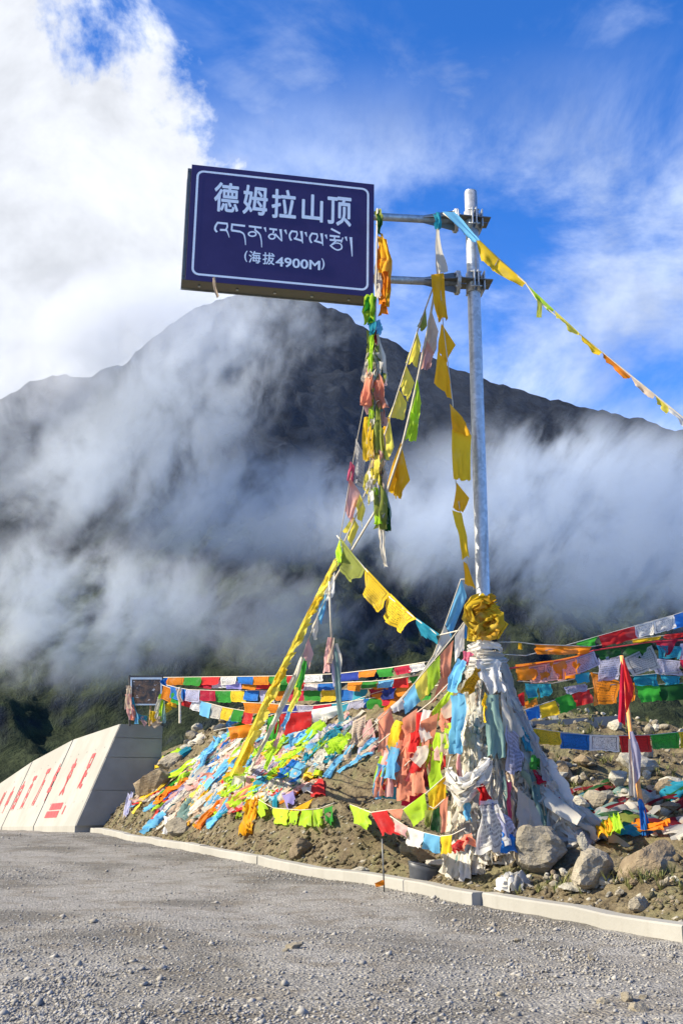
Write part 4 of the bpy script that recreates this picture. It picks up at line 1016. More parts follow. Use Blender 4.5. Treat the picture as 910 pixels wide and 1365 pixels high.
# identifiable cloths on the heap (picture quads just in front of the cone)
def heap_quad(cn, q, dy, printed=False, amp=.02, name='scarf', kx=1.5):
    g = quad_grid([at(q[2 * k], q[2 * k + 1], PY - dy[k]) for k in range(4)], 11, 11, .08, nxt())
    g = wrinkle_grid(g, amp * 1.4, nxt(), kx, .8); sd = nxt(); u_, v_ = np.meshgrid(np.linspace(0, 3, 11), np.linspace(0, 3, 11), indexing='ij')
    for a in range(3): g[..., a] += .016 * fbm(u_ + sd + a * 9, v_, 3, .6, sd % 40)
    add_grid(name, g, cn, kb, printed)
heap_quad('white', (632, 880, 668, 880, 672, 925, 648, 924), (.2, .2, .33, .33), amp=.03, kx=2)
heap_quad('sage', (648, 925, 664, 925, 676, 1012, 648, 1016), (.33, .33, .52, .52), amp=.02)
heap_quad('gold', (632, 890, 642, 892, 630, 925, 612, 925), (.25, .25, .34, .36), True)
heap_quad('yellow', (643, 925, 648, 925, 650, 962, 644, 965), (.36, .36, .42, .42))
heap_quad('offwhite', (664, 900, 676, 915, 694, 985, 672, 980), (.28, .2, .32, .4), amp=.03)
heap_quad('lavender', (674, 960, 690, 980, 694, 1030, 676, 1035), (.40, .34, .42, .5), True)
heap_quad('red', (636, 1040, 640, 1040, 656, 1064, 638, 1075), (.66, .66, .72, .74), amp=.03)
heap_quad('white', (640, 1068, 660, 1068, 682, 1130, 634, 1142), (.75, .72, .86, .92), True, amp=.035, kx=2)
heap_quad('lavender', (652, 1065, 664, 1078, 700, 1120, 676, 1128), (.72, .68, .78, .85), True, amp=.025)
heap_quad('blue', (668, 1108, 682, 1112, 692, 1138, 664, 1138), (.82, .80, .86, .88), amp=.02)
heap_quad('grey', (690, 1050, 712, 1070, 724, 1118, 690, 1122), (.55, .45, .55, .68), amp=.03)
heap_quad('magenta', (674, 1040, 680, 1045, 684, 1095, 676, 1092), (.58, .56, .66, .68))
heap_quad('crimson', (711, 1025, 724, 1038, 732, 1046, 716, 1046), (.34, .26, .3, .36)); heap_quad('crimson', (724, 1045, 736, 1052, 742, 1070, 730, 1066), (.3, .22, .28, .34))
heap_quad('green', (708, 1005, 718, 1012, 722, 1028, 708, 1026), (.34, .28, .3, .36)); heap_quad('teal', (694, 970, 704, 980, 710, 1005, 696, 1000), (.3, .22, .26, .34))
strip(kb, 'scarf', [at(616, 880, PY - .26), at(608, 900, PY - .32), at(602, 922, PY - .36)], .14, 'sky', folds=1.8, amp=.35, crumple=.012); strip(kb, 'scarf', [at(610, 925, PY - .36), at(611, 950, PY - .43), at(607, 976, PY - .48), at(609, 1004, PY - .52)], .16, 'sky', folds=2.0, amp=.35, crumple=.012)
heap_quad('sky', (618, 1068, 626, 1070, 628, 1098, 620, 1094), (.6, .6, .66, .66)); heap_quad('pink', (608, 1000, 614, 1000, 616, 1060, 606, 1062), (.42, .42, .52, .52))
heap_quad('magenta', (618, 868, 630, 872, 622, 888, 612, 892), (.22, .22, .26, .26)); 
for k in range(5): strip(kb, 'scarf', [at(598 + R.uniform(-4, 4), 1026 + 5 * k, PY - .5), at(614, 1046 + 5 * k, PY - .66), at(634 + R.uniform(-4, 6), 1030 + 6 * k, PY - .66), at(652, 1010 + 4 * k, PY - .6)], .10, 'offwhite' if k % 2 else 'white', folds=2, amp=.4, crumple=.03)
heap_quad('salmon', (606, 1118, 628, 1110, 632, 1128, 612, 1136), (.7, .75, .85, .8), amp=.03); heap_quad('red', (600, 1128, 624, 1114, 626, 1122, 602, 1140), (.72, .76, .8, .78), amp=.02)

# ------------------------------------------------------------------ fan of flags to the left of the pole foot
hero_string('prayer_flag_string', 'pale blue and white flags on the cord fanning highest from the pole foot',
    [(626, 772, 11.7), (614, 772, 11.75), (593, 832, 12.1), (577, 874, 12.4), (552, 912, 12.7), (520, 950, 13.0), (490, 985, G(490, 985).y - .2)],
    [('sky', 614, 770, 622, 796, 600, 851, 593, 832), ('white', 592, 832, 601, 851, 583, 875, 577, 874), ('white', 577, 874, 583, 875, 566, 896, 560, 900)])
hero_string('prayer_flag_string', 'cord from the golden knot with salmon, lime yellow and pale blue flags',
    [(622, 824, 11.6), (601, 852, 11.75), (584, 873, 11.95), (552, 911, 12.3), (535, 930, 12.5), (505, 960, 12.8), (478, 985, G(478, 985).y - .25)],
    [('blue', 620, 826, 625, 822, 624, 850, 618, 852), ('white', 606, 848, 620, 828, 618, 866, 606, 884), ('salmon', 586, 873, 604, 853, 601, 900, 588, 905), ('salmon', 588, 903, 601, 898, 594, 918, 574, 938),
     ('lime', 569, 892, 586, 873, 586, 906, 570, 928), ('lemon', 553, 911, 570, 891, 571, 925, 558, 938), ('sky', 537, 932, 552, 912, 560, 937, 539, 953), ('white', 520, 942, 536, 929, 538, 946, 524, 951), ('salmon', 503, 957, 521, 941, 528, 988, 506, 1002), ('salmon', 507, 1000, 527, 986, 520, 1036, 511, 1042)])
hero_string('prayer_flag_string', 'cord with long lime flags over salmon printed ones left of the scarf heap',
    [(622, 890, 11.5), (606, 912, 11.7), (578, 945, 12.0), (556, 976, 12.3), (541, 1001, 12.5), (524, 1030, 12.7)],
    [('lime', 578, 944, 607, 910, 604, 938, 580, 966), ('lime', 556, 975, 579, 943, 581, 966, 558, 1003), ('lime', 541, 1000, 557, 975, 556, 1002, 543, 1018), ('lime', 526, 1022, 541, 1001, 541, 1022, 530, 1040)])
hero_string('prayer_flag_string', 'cord of salmon and red printed flags hanging in a dense curtain left of the heap',
    [(612, 950, 11.45), (590, 988, 11.7), (565, 1002, 11.9), (545, 1015, 12.1), (520, 1040, 12.4)],
    [('salmon*', 545, 1016, 557, 994, 554, 1056, 534, 1056), ('salmon*', 565, 1004, 589, 988, 592, 1022, 576, 1042), ('red', 583, 994, 592, 990, 593, 1024, 582, 1032), ('maroon', 556, 1010, 566, 1004, 572, 1052, 556, 1060), ('salmon', 560, 962, 584, 950, 578, 990, 563, 1000), ('red', 594, 960, 602, 952, 600, 985, 592, 990),
     ('crimson', 536, 1050, 566, 1040, 560, 1078, 534, 1076), ('teal', 512, 1056, 530, 1030, 544, 1066, 508, 1065), ('lime', 507, 1050, 520, 1044, 514, 1062, 504, 1064), ('salmon', 536, 958, 556, 944, 552, 976, 540, 982)])
hero_string('prayer_flag_string', 'low garland with lime, golden and salmon flags hooked on the left of the scarf heap',
    [(600, 1008, 11.25), (594, 1034, 11.3), (568, 1057, 11.5), (537, 1079, 11.8), (515, 1080, 12.0), (494, 1083, 12.2), (466, 1072, G(466, 1072).y - .12)],
    [('gold', 582, 1046, 596, 1032, 593, 1066, 580, 1080), ('yellow', 570, 1057, 583, 1046, 581, 1080, 572, 1090), ('lime', 537, 1079, 566, 1057, 568, 1088, 552, 1103), ('salmon', 515, 1080, 536, 1078, 536, 1094, 526, 1090), ('red', 495, 1084, 516, 1080, 532, 1112, 508, 1114), ('lime', 466, 1073, 480, 1077, 482, 1102, 470, 1098), ('lime', 480, 1077, 493, 1081, 494, 1100, 482, 1104)])
hero_string('prayer_flag_string', 'lowest garland of pink, white, pale blue and yellow flags touching the stones',
    [(520, 1088, 11.9), (543, 1103, 11.6), (565, 1110, 11.4), (586, 1115, 11.25), (602, 1113, 11.15), (620, 1104, 11.05)],
    [('pink', 523, 1091, 543, 1102, 540, 1116, 528, 1110), ('white', 543, 1103, 565, 1110, 563, 1133, 541, 1127), ('sky', 565, 1110, 586, 1115, 585, 1140, 563, 1132), ('yellow', 587, 1115, 602, 1113, 602, 1138, 588, 1140)])
hero_string('prayer_flag_string', 'short curtain of dark green, brown and salmon flags behind the lowest garland',
    [(564, 1070, 11.6), (578, 1078, 11.5), (598, 1060, 11.4)], [('darkgreen', 577, 1080, 586, 1075, 585, 1111, 573, 1108), ('olive', 566, 1080, 577, 1080, 573, 1106, 566, 1100), ('salmon', 586, 1073, 597, 1060, 596, 1110, 587, 1112)])

cu = root_at('flag_curtain', 'dense curtain of salmon, lime and red flags against the scarf heap', 'prayer flags', at(606, 905, 11.6))
CUC = ['salmon'] * 6 + ['lime', 'lime', 'lime', 'red', 'offwhite', 'white', 'pink', 'yellow', 'sky', 'maroon', 'beige']
cord(cu, [at(608, 900, 11.6), at(575, 935, 11.9), at(540, 962, 12.3), at(505, 990, 12.7)], .008)
for k in range(40):
    u = R.random(); x0 = 604 - 98 * u + R.uniform(-4, 4); y0 = 905 + 72 * u + R.uniform(0, 95 - 30 * u); L_ = R.uniform(22, 58); Yk = 11.62 + 1.0 * u - (y0 - 905 - 72 * u) * .0030 + R.uniform(-.1, .1)
    g_ = G(x0 - 2, y0 + L_); Yk = min(Yk, g_.y - .1)
    strip(cu, 'flag', [at(x0, y0, Yk), at(x0 - R.uniform(-2, 6), y0 + L_ / 2, Yk - .02), at(x0 - R.uniform(-3, 10), y0 + L_, Yk - .03)], R.uniform(.09, .2), R.choice(CUC), folds=R.uniform(.8, 1.8), amp=R.uniform(.15, .4), taper=(R.uniform(.5, 1), 1), crumple=.006)

# ------------------------------------------------------------------ strings to the right of the pole
def Yr(x): return 11.75 + (x - 650) * .0075
def rpath(*q): return [(x, y, Yr(x)) for x, y in q]
hero_string('prayer_flag_string', 'upper right string with red, printed white and blue flags rising from the pole',
    rpath((664, 872), (700, 874), (751, 861), (797, 848), (844, 835), (897, 820), (990, 790), (1120, 750)),
    [('green', 768, 857, 796, 848, 794, 862, 772, 862), ('red', 797, 848, 844, 835, 848, 852, 801, 864), ('white*', 845, 835, 870, 828, 873, 846, 849, 850), ('white*', 870, 828, 897, 820, 899, 838, 873, 846), ('blue', 898, 820, 935, 808, 936, 830, 900, 838), ('yellow', 935, 808, 965, 798, 966, 820, 937, 830)])
hero_string('prayer_flag_string', 'cord with a long orange flag just right of the golden knot',
    rpath((660, 856), (690, 856), (712, 859), (787, 862), (860, 850), (930, 842)),
    [('gold', 690, 857, 694, 857, 696, 866, 691, 866), ('orange', 712, 859, 750, 861, 750, 873, 713, 872), ('orange', 750, 861, 788, 862, 781, 872, 750, 873), ('yellow', 840, 853, 880, 848, 878, 853, 842, 858), ('red', 885, 846, 912, 843, 910, 850, 886, 852)])
hero_string('prayer_flag_string', 'maroon cord with pale printed flags over a broad orange cloth',
    rpath((672, 892), (704, 887), (750, 880), (768, 876), (791, 867), (826, 862), (868, 856), (930, 852)),
    [('orange', 686, 886, 738, 880, 730, 906, 690, 908), ('orange', 738, 880, 788, 870, 770, 905, 732, 908), ('pink*', 704, 889, 727, 885, 730, 909, 708, 912), ('pink*', 727, 885, 748, 882, 752, 907, 730, 909), ('pink*', 750, 882, 767, 877, 769, 899, 753, 902), ('lavender*', 767, 877, 791, 868, 797, 888, 769, 899),
     ('darkgreen', 791, 868, 825, 863, 827, 874, 799, 881), ('darkgreen', 825, 863, 868, 856, 865, 882, 828, 874), ('lavender*', 796, 877, 826, 873, 824, 906, 797, 909), ('grey*', 832, 877, 868, 860, 879, 891, 845, 901), ('crimson', 872, 854, 903, 852, 892, 874, 886, 874), ('teal*', 874, 860, 908, 862, 908, 877, 878, 878), ('lavender', 906, 858, 940, 855, 940, 880, 908, 880)], cmat='red_paint', r=.010)
hero_string('prayer_flag_string', 'cord with teal printed flags below the pale printed row',
    rpath((690, 908), (735, 911), (770, 904), (790, 897), (845, 901), (876, 898), (930, 893)),
    [('teal*', 699, 911, 716, 912, 718, 930, 704, 931), ('teal*', 716, 912, 734, 911, 736, 928, 719, 930), ('teal', 766, 899, 785, 896, 786, 909, 768, 912), ('lavender*', 751, 916, 780, 911, 783, 920, 757, 925), ('orange*', 786, 896, 824, 908, 823, 938, 791, 942), ('orange', 836, 912, 845, 910, 846, 934, 842, 936),
     ('teal*', 845, 901, 875, 898, 877, 915, 847, 914), ('lavender*', 875, 878, 906, 881, 906, 901, 872, 899), ('teal*', 879, 900, 906, 902, 904, 912, 884, 914), ('crimson', 906, 870, 930, 868, 930, 895, 908, 897)])
hero_string('prayer_flag_string', 'cord with one broad green cloth at the far right of the pole',
    rpath((800, 905), (847, 914), (908, 911), (960, 908)), [('green', 846, 915, 878, 913, 880, 935, 851, 937), ('darkgreen', 878, 913, 908, 911, 911, 934, 880, 935), ('green', 908, 911, 945, 909, 946, 932, 911, 934)])
hero_string('prayer_flag_string', 'low sloping row of blue, yellow, green and red flags beside the scarf heap',
    rpath((682, 955), (700, 946), (739, 933), (762, 924), (790, 917), (820, 912)),
    [('blue', 700, 946, 718, 941, 721, 957, 705, 960), ('yellow', 718, 941, 739, 934, 747, 952, 722, 958), ('green', 739, 931, 760, 924, 768, 945, 747, 952), ('red', 762, 925, 785, 919, 790, 937, 769, 942), ('red', 690, 926, 698, 922, 700, 940, 693, 945), ('orange', 698, 936, 714, 930, 716, 941, 700, 945), ('green', 703, 930, 716, 928, 716, 936, 705, 938)])
hero_string('prayer_flag_string', 'level row of yellow, blue, white, red and green flags over the stony ground',
    [(688, 962, 11.7), (710, 971, 11.8), (746, 976, 11.9), (785, 980, 12.0), (824, 981, 12.1), (865, 980, 12.2), (903, 976, 12.3), (960, 968, 12.5), (1080, 945, 12.9)],
    [('yellow*', 710, 971, 746, 976, 747, 994, 717, 992), ('blue*', 746, 977, 785, 980, 786, 1001, 745, 998), ('white*', 785, 980, 824, 981, 826, 1003, 786, 1001), ('red*', 824, 981, 865, 980, 868, 1003, 827, 1004), ('green*', 866, 980, 903, 976, 905, 998, 868, 1000), ('yellow*', 903, 976, 938, 972, 939, 994, 905, 998)], amp=.014)
# leaning wooden pole with three cloths
LB = G(862, 1116); lw = root_at('leaning_stake', 'leaning orange wooden stake dressed with red, grey and blue cloths', 'stake', LB)
lt = at(828, 874, LB.y + .05)
link('stake', tube_mesh('stake', [lt - LB, at(845, 1020, LB.y + .02) - LB, at(853, 1066, LB.y) - LB, Vector((0, 0, -.1))], [.022, .026, .028, .026], 8), 'orange_wood', lw, True)
for cn, q in [('red', (829, 876, 832, 880, 846, 918, 834, 955)), ('crimson', (827, 880, 831, 890, 833, 968, 823, 962)), ('lavender', (838, 975, 843, 975, 856, 1010, 846, 1060)), ('grey', (837, 985, 842, 985, 848, 1066, 838, 1062)), ('blue', (850, 1064, 856, 1066, 870, 1112, 855, 1117)), ('blue', (849, 1066, 855, 1072, 864, 1116, 854, 1114))]:
    g = quad_grid([at(q[2 * k], q[2 * k + 1], LB.y - .04 + R.uniform(-.03, .03)) for k in range(4)], 9, 12, .05, nxt()); add_grid('cloth', wrinkle_grid(g, .02, nxt(), 1.2, .7), cn, lw)
# ------------------------------------------------------------------ rows of flags along the crest
def row_string(label, path, cols, wpx, hpx, drop_skew=0, start=0.0, gapf=.03, group=None, amp=.02, printed=.85):
    f = path_depth(path); L = [0]
    for a, b in zip(path[:-1], path[1:]): L.append(L[-1] + math.hypot(b[0] - a[0], b[1] - a[1]))
    def pt(s_):
        s_ = max(0, min(L[-1], s_))
        for i in range(len(path) - 1):
            if s_ <= L[i + 1] + 1e-6:
                t_ = (s_ - L[i]) / max(1e-6, L[i + 1] - L[i]); a, b = path[i], path[i + 1]; return tuple(a[k] + (b[k] - a[k]) * t_ for k in range(3))
    root = root_at('prayer_flag_string', label, 'prayer flags', at(*path[0]), group)
    cord(root, [at(*pt(L[-1] * k / 24)) for k in range(25)], .008)
    s_ = start
    for cn in cols:
        wd = wpx * R.uniform(.88, 1.1); hh = hpx * R.uniform(.85, 1.12)
        if s_ + wd > L[-1]: break
        if cn != '-':
            a, b = pt(s_), pt(s_ + wd * (1 - gapf)); sk = drop_skew + R.uniform(-2, 2)
            A, B = at(*a), at(*b); mpp = a[2] / FPX
            dn = Vector((sk * mpp, R.uniform(-.05, .05), -hh * mpp)); g = quad_grid([A, B, B + dn + Vector((R.uniform(-.03, .03), R.uniform(-.06, .06), R.uniform(-.03, .03))), A + dn], 8, 8, .05, nxt())
            add_grid('flag', wrinkle_grid(g, amp, nxt(), R.uniform(.8, 1.8), .6), cn, root, R.random() < printed)
        s_ += wd
    return root
YB = 23.0
row_string('topmost row of flags from the notice board along the crest to the pole', [(218, 903, 27), (300, 902, 25), (380, 901, 22.5), (450, 898, 20), (520, 890, 17), (596, 878, 13.5)],
    ['-'] * 0 + ['orange', 'green', 'red', 'white', 'blue', 'orange', 'green', 'red', 'white', '-', 'navy', 'orange', 'green', 'crimson', 'white', '-'], 23, 10.5, start=6)
row_string('second crest row with dim red, white and violet blue flags', [(262, 906, 26), (340, 909, 24), (420, 911, 22), (500, 908, 19), (590, 896, 14.5)],
    ['crimson', 'white', 'purple', 'orange', 'red', 'green', 'red', 'white', 'blue', '-', 'orange', 'green', 'sky', 'red', 'green', 'crimson', 'lavender'], 20, 11, start=4)
row_string('third crest row with grey, red, green, yellow and blue flags', [(222, 913, 26.5), (246, 919, 26), (300, 921, 25), (350, 920, 24), (420, 920, 22), (500, 918, 19.5), (580, 905, 15)],
    ['blue', 'lavender', 'crimson', 'green', 'yellow', 'blue', 'lavender', 'orange', 'crimson', 'green', 'yellow', 'blue', 'teal', 'crimson', 'navy', 'orange', 'green'], 20.5, 15, start=6)
row_string('sagging cord from the notice board with orange, green, red and white flags', [(216, 913, 26.6), (240, 922, 26.2), (270, 935, 25.6), (300, 943, 25), (345, 951, 24)],
    ['orange', 'green', 'red', 'white', 'sky', 'offwhite', 'yellow', 'green', 'red', 'white'], 14, 17, drop_skew=-3, start=2)
row_string('fourth crest row with big orange, violet and white flags', [(322, 936, 23.4), (360, 938, 22.8), (415, 941, 21.8), (460, 936, 20.5), (530, 925, 18.5), (590, 912, 14.8)],
    ['orange', 'orange', 'navy', 'lavender', 'crimson', 'teal', 'lavender', 'green', 'crimson', 'orange', 'green'], 23, 13, start=2)
hero_string('prayer_flag_string', 'sagging crest string with one large red and one white cloth',
    [(345, 958, 21.5), (372, 950, 21.2), (416, 947, 20.8), (450, 942, 20.4), (495, 925, 19.5), (560, 905, 17)],
    [('green', 357, 957, 373, 951, 370, 985, 356, 988), ('red', 372, 952, 415, 948, 412, 970, 372, 984), ('red', 366, 962, 378, 960, 374, 988, 366, 988), ('white', 416, 946, 451, 940, 452, 955, 418, 964), ('orange', 495, 926, 540, 918, 534, 944, 498, 950), ('blue', 484, 932, 494, 930, 494, 950, 486, 950), ('orange', 496, 912, 520, 909, 520, 919, 497, 920)], amp=.03)
hero_string('prayer_flag_string', 'cord low on the crest with a single wide orange flag',
    [(285, 974, 22.5), (304, 970, 22.2), (338, 965, 21.8), (360, 960, 21.4)], [('orange', 304, 970, 338, 964, 331, 983, 308, 986)], amp=.03)
slope_quads('prayer_flag_string', 'lime green garland sagging along the lower edge of the littered slope', [(322, 1054), (345, 1066), (364, 1077), (400, 1080), (425, 1078), (446, 1070)],
    [('lime', 326, 1056, 345, 1060, 358, 1078, 349, 1092), ('lime', 364, 1077, 385, 1080, 381, 1101, 363, 1099), ('lime', 386, 1081, 399, 1081, 396, 1099, 383, 1099), ('lime', 402, 1080, 416, 1080, 415, 1103, 398, 1101), ('lime', 417, 1080, 430, 1078, 428, 1099, 418, 1103), ('green', 432, 1078, 443, 1074, 444, 1096, 434, 1096), ('lime', 318, 1056, 325, 1052, 322, 1088, 313, 1092)], off=.2)
slope_quads('prayer_flag_string', 'tangle of red, yellow, blue and violet flags above the lime garland', [(340, 1036), (370, 1036), (400, 1030), (435, 1005), (452, 998)],
    [('yellow', 409, 1011, 435, 1004, 427, 1032, 402, 1041), ('lime', 420, 1012, 436, 1006, 428, 1034, 416, 1036), ('sky', 380, 1040, 396, 1016, 408, 1016, 400, 1034), ('blue', 384, 1042, 400, 1034, 406, 1022, 396, 1044), ('red', 420, 1038, 430, 1038, 433, 1060, 412, 1059), ('sage', 353, 1036, 368, 1036, 359, 1070, 346, 1054), ('purple', 375, 1057, 391, 1054, 393, 1070, 383, 1079),
     ('gold', 386, 1081, 420, 1063, 410, 1078, 386, 1092), ('white', 404, 1044, 416, 1042, 414, 1056, 402, 1056), ('teal', 363, 1052, 374, 1052, 368, 1078, 363, 1076), ('white', 312, 1034, 326, 1034, 322, 1058, 304, 1056), ('pink', 328, 1034, 342, 1034, 338, 1056, 327, 1056), ('sky', 340, 1034, 350, 1034, 344, 1056, 338, 1054)], off=.17)
slope_quads('prayer_flag_string', 'salmon and pale violet flags hung among the debris in mid slope', [(455, 965), (470, 972), (490, 960), (498, 958)],
    [('beige*', 470, 962, 488, 952, 484, 990, 468, 996), ('pink', 484, 966, 494, 958, 500, 990, 480, 996), ('lavender', 480, 992, 498, 990, 498, 1004, 474, 1010), ('navy', 440, 978, 448, 968, 444, 1004, 434, 1008)], off=.15)

# ------------------------------------------------------------------ fallen strings littering the slope
LIT = ['white'] * 3 + ['offwhite'] * 7 + ['grey'] * 3 + ['beige'] * 4 + ['pink'] * 2 + ['sage', 'sage', 'lemon', 'yellow', 'lime', 'green', 'sky', 'sky', 'blue', 'pink', 'pink', 'white', 'gold', 'orange', 'red', 'lavender', 'teal', 'salmon', 'beige', 'grey']
LITU = ['white', 'offwhite', 'lemon', 'yellow', 'lime', 'green', 'sky', 'blue', 'pink', 'gold', 'orange', 'red', 'lavender', 'teal', 'salmon', 'beige', 'grey']
WORD = dict(offwhite='cream', lemon='lemon yellow', sky='pale blue', gold='golden')
def slope_path(px, py, dx, dy, n, lift):
    return [G(px + dx * i / n + R.uniform(-2.5, 2.5), py + dy * i / n + R.uniform(-2, 2), lift + R.uniform(0, .06)) for i in range(n + 1)]
def slope_bottom(x): return np.interp(x, [150, 200, 240, 330, 420, 480], [1050, 1094, 1102, 1082, 1040, 1005])
nst = 0; USED = set()
while nst < 48:
    px = R.uniform(245, 480); py = R.uniform(962, 1040)
    if py < 985 and px < 300: continue
    ang = R.uniform(.55, 1.0); Lp = R.uniform(70, 170); dx, dy = -math.cos(ang) * Lp, math.sin(ang) * Lp
    ex, ey = px + dx, py + dy
    if ey > slope_bottom(ex) or ex < 170: continue
    n = 9; P = slope_path(px, py, dx, dy, n, .05)
    pal = R.sample(LITU, 3)
    while tuple(sorted(pal)) in USED: pal = R.sample(LITU, 3)
    USED.add(tuple(sorted(pal)))
    root = root_at('fallen_flag_string', 'crumpled fallen flag string of %s, %s and %s cloth on the slope' % tuple(WORD.get(c_, c_) for c_ in pal), 'prayer flags', P[0], 'fallen flag strings on the slope')
    cord(root, P, .007)
    for i in range(0, n, 3):
        sd_ = Vector((R.uniform(-.08, .08), R.uniform(-.05, .05), .02)); pts = [p + sd_ for p in P[i:i + 4]]
        for p in pts: p.z = max(p.z, MZ(p.x, p.y) + .05)
        strip(root, 'flag', pts, R.uniform(.13, .28), R.choice(pal + ['offwhite', 'lime', 'sky']), up=(-.4, -.6, .7), folds=R.uniform(1.6, 3.0), amp=R.uniform(.22, .4), nv=9, crumple=.018, printed=R.random() < .3)
    nst += 1
# loose scraps nobody could count, one mass per colour
byc = {}
cnt = 0
while cnt < 280:
    px = R.uniform(190, 525); py = R.uniform(950, 1110); Lp = R.uniform(16, 62)
    if py < 1074 - (px - 170) * .70 or R.random() > (1.0 if px < 430 else .4): continue
    an = R.uniform(.45, .95); ex, ey = px - math.cos(an) * Lp, py + math.sin(an) * Lp
    if ey > slope_bottom(ex) + 14: continue
    pts = [G(px + (ex - px) * q + R.uniform(-1, 1), py + (ey - py) * q + R.uniform(-1, 1), .03 + R.uniform(0, .05)) for q in (0, .25, .5, .75, 1)]
    if max((a - b).length for a, b in zip(pts[:-1], pts[1:])) > .7: continue
    g = ribbon_grid(pts, R.uniform(.05, .12), Vector((-.3, -.6, .7)), nxt(), crumple=.015, nv=6, folds=1.8, amp=.45); byc.setdefault(R.choice(LIT), []).append(g); cnt += 1
cnt = 0
while cnt < 100:     # scraps round the scarf heap and along the stones
    px = R.uniform(690, 905); py = R.uniform(1060, 1125)
    if py < 1085 and px < 760: continue
    a = G(px, py, .03); Lm = R.uniform(.15, .5); an = R.uniform(-.5, .5); d = Vector((math.cos(an), math.sin(an), 0)) * Lm; b = a + d; b.z = MZ(b.x, b.y) + .03
    m_ = a.lerp(b, .5); m_.z = max(m_.z, MZ(m_.x, m_.y)) + R.uniform(.02, .06)
    g = ribbon_grid([a, m_, b], R.uniform(.05, .12), Vector((-.3, -.6, .7)), nxt(), nv=4, folds=1.2, amp=.5); byc.setdefault(R.choice(['maroon', 'teal', 'grey', 'grey', 'offwhite', 'olive', 'darkgreen', 'maroon', 'sage', 'maroon', 'beige']), []).append(g); cnt += 1
for cn, gs in byc.items():
    V = []; Fc = []; UV = []; b = 0
    for g in gs:
        nu, nv = g.shape[:2]; V.append(g.reshape(-1, 3)); Fc += [tuple(i + b for i in f) for f in grid_faces(nu, nv)]
        uu, vv = np.meshgrid(np.linspace(0, 1, nu), np.linspace(0, 1, nv), indexing='ij'); UV.append(np.stack([uu, vv], -1).reshape(-1, 2)); b += nu * nv
    o = link('cloth_scraps', mesh_data('cloth_scraps', np.concatenate(V), Fc, np.concatenate(UV)), cloth(cn, False), smooth=True)
    tag(o, 'loose ' + cn + ' cloth scraps strewn over the earth slope', 'cloth scraps', None, 'stuff')
# single cloths lying about
def slope_cloth(label, cn, pts, wd, lift=.08, cat='cloth', name='fallen_cloth', **kw):
    P = [G(x, y, lift) for x, y in pts]; rt = root_at(name, label, cat, P[0]); strip(rt, 'cloth_strip', P, wd, cn, up=(-.3, -.6, .7), **kw); strip(rt, 'cloth_strip', [p + Vector((.05, -.02, .03)) for p in P], wd * .6, cn, up=(-.3, -.6, .7), folds=2, amp=.5)
slope_cloth('teal twisted cloth over a stone slab near the concrete wall', 'teal', [(206, 1034), (222, 1024), (238, 1012), (252, 1003)], .22, folds=2, amp=.4)
slope_cloth('orange cloth hanging at the foot of the slope', 'gold', [(338, 1076), (333, 1098), (326, 1122)], .22, .12, folds=2, amp=.5)
slope_cloth('orange and yellow cloth strip low on the slope', 'orange', [(292, 1078), (278, 1094), (262, 1112)], .16, .1, folds=2, amp=.5)
slope_cloth('pale blue cloth strip low on the slope', 'sky', [(306, 1076), (290, 1096), (276, 1110)], .16, .1, folds=2, amp=.5)
slope_cloth('pink cloth spread in the middle of the littered slope', 'pink', [(258, 1052), (275, 1050), (292, 1044)], .45, .1, folds=2.4, amp=.35)
slope_cloth('pale green cloth bunched on the slope', 'sage', [(255, 1076), (248, 1088), (240, 1100)], .35, .1, folds=2.5, amp=.4)
slope_cloth('bundle of pale blue cloth at the lower left of the slope', 'sky', [(216, 1092), (206, 1104), (192, 1112)], .25, .1, folds=2, amp=.5)
slope_cloth('white paper scrap stuck upright at the slope foot', 'white', [(224, 1094), (222, 1106), (220, 1118)], .14, .08, folds=1, amp=.5)
slope_cloth('thin white and violet scrap hanging near the wall end', 'lavender', [(174, 1064), (170, 1078), (166, 1094)], .12, .1, folds=1.5, amp=.6)
slope_cloth('orange cloth along the stones right of the heap', 'orange', [(840, 1116), (862, 1120), (884, 1116)], .14, .1, folds=1.5, amp=.4)
slope_cloth('lime cloth standing up between the grey boulders', 'lime', [(812, 1112), (815, 1124), (820, 1132)], .16, .16, folds=1.5, amp=.4)
slope_cloth('golden cloth tucked behind the middle boulder', 'gold', [(802, 1116), (806, 1124), (806, 1132)], .16, .14, folds=1.5, amp=.4)
slope_cloth('blue cloth lying over the rubble right of the stake', 'teal', [(880, 1068), (900, 1062), (925, 1058)], .2, .1, folds=1.5, amp=.4)

# ------------------------------------------------------------------ notice board on the wall end
bp = at(195, 966, 28.6); bz = t0.z
nbr = root_at('notice_board', 'small dark framed notice board with faded pictures at the end of the wall', 'board', Vector((bp.x, bp.y, bz)))
def bpt(px, py, dy=0): return at(px, py, 28.6 + dy) - nbr.location
def bquad(name, x0, y0, x1, y1, th, dy, mat):
    A = [bpt(x0, y0, dy), bpt(x1, y0, dy), bpt(x1, y1, dy), bpt(x0, y1, dy)]; V = A + [p + Vector((0, th, 0)) for p in A]
    link(name, mesh_data(name, V, [(0, 3, 2, 1), (4, 5, 6, 7), (0, 1, 5, 4), (1, 2, 6, 5), (2, 3, 7, 6), (3, 0, 4, 7)]), mat, nbr)
m, t = material('faded_picture'); p = objc(t); n = t.noise(p, 6, 6, .7, .5); n2 = t.noise(t.vm('MULTIPLY', p, (1, 1, 1.6)), 9, 2, .5)
c = t.mix(t.ramp(n, .4, .62), (.018, .015, .012), (.13, .07, .03)); c = t.mix(t.ramp(n, .62, .7), c, (.16, .13, .03)); c = t.mix(t.ramp(n2, .64, .68, 0, .8), c, (.42, .42, .42))
finish(t, bsdf(t, c, .4))
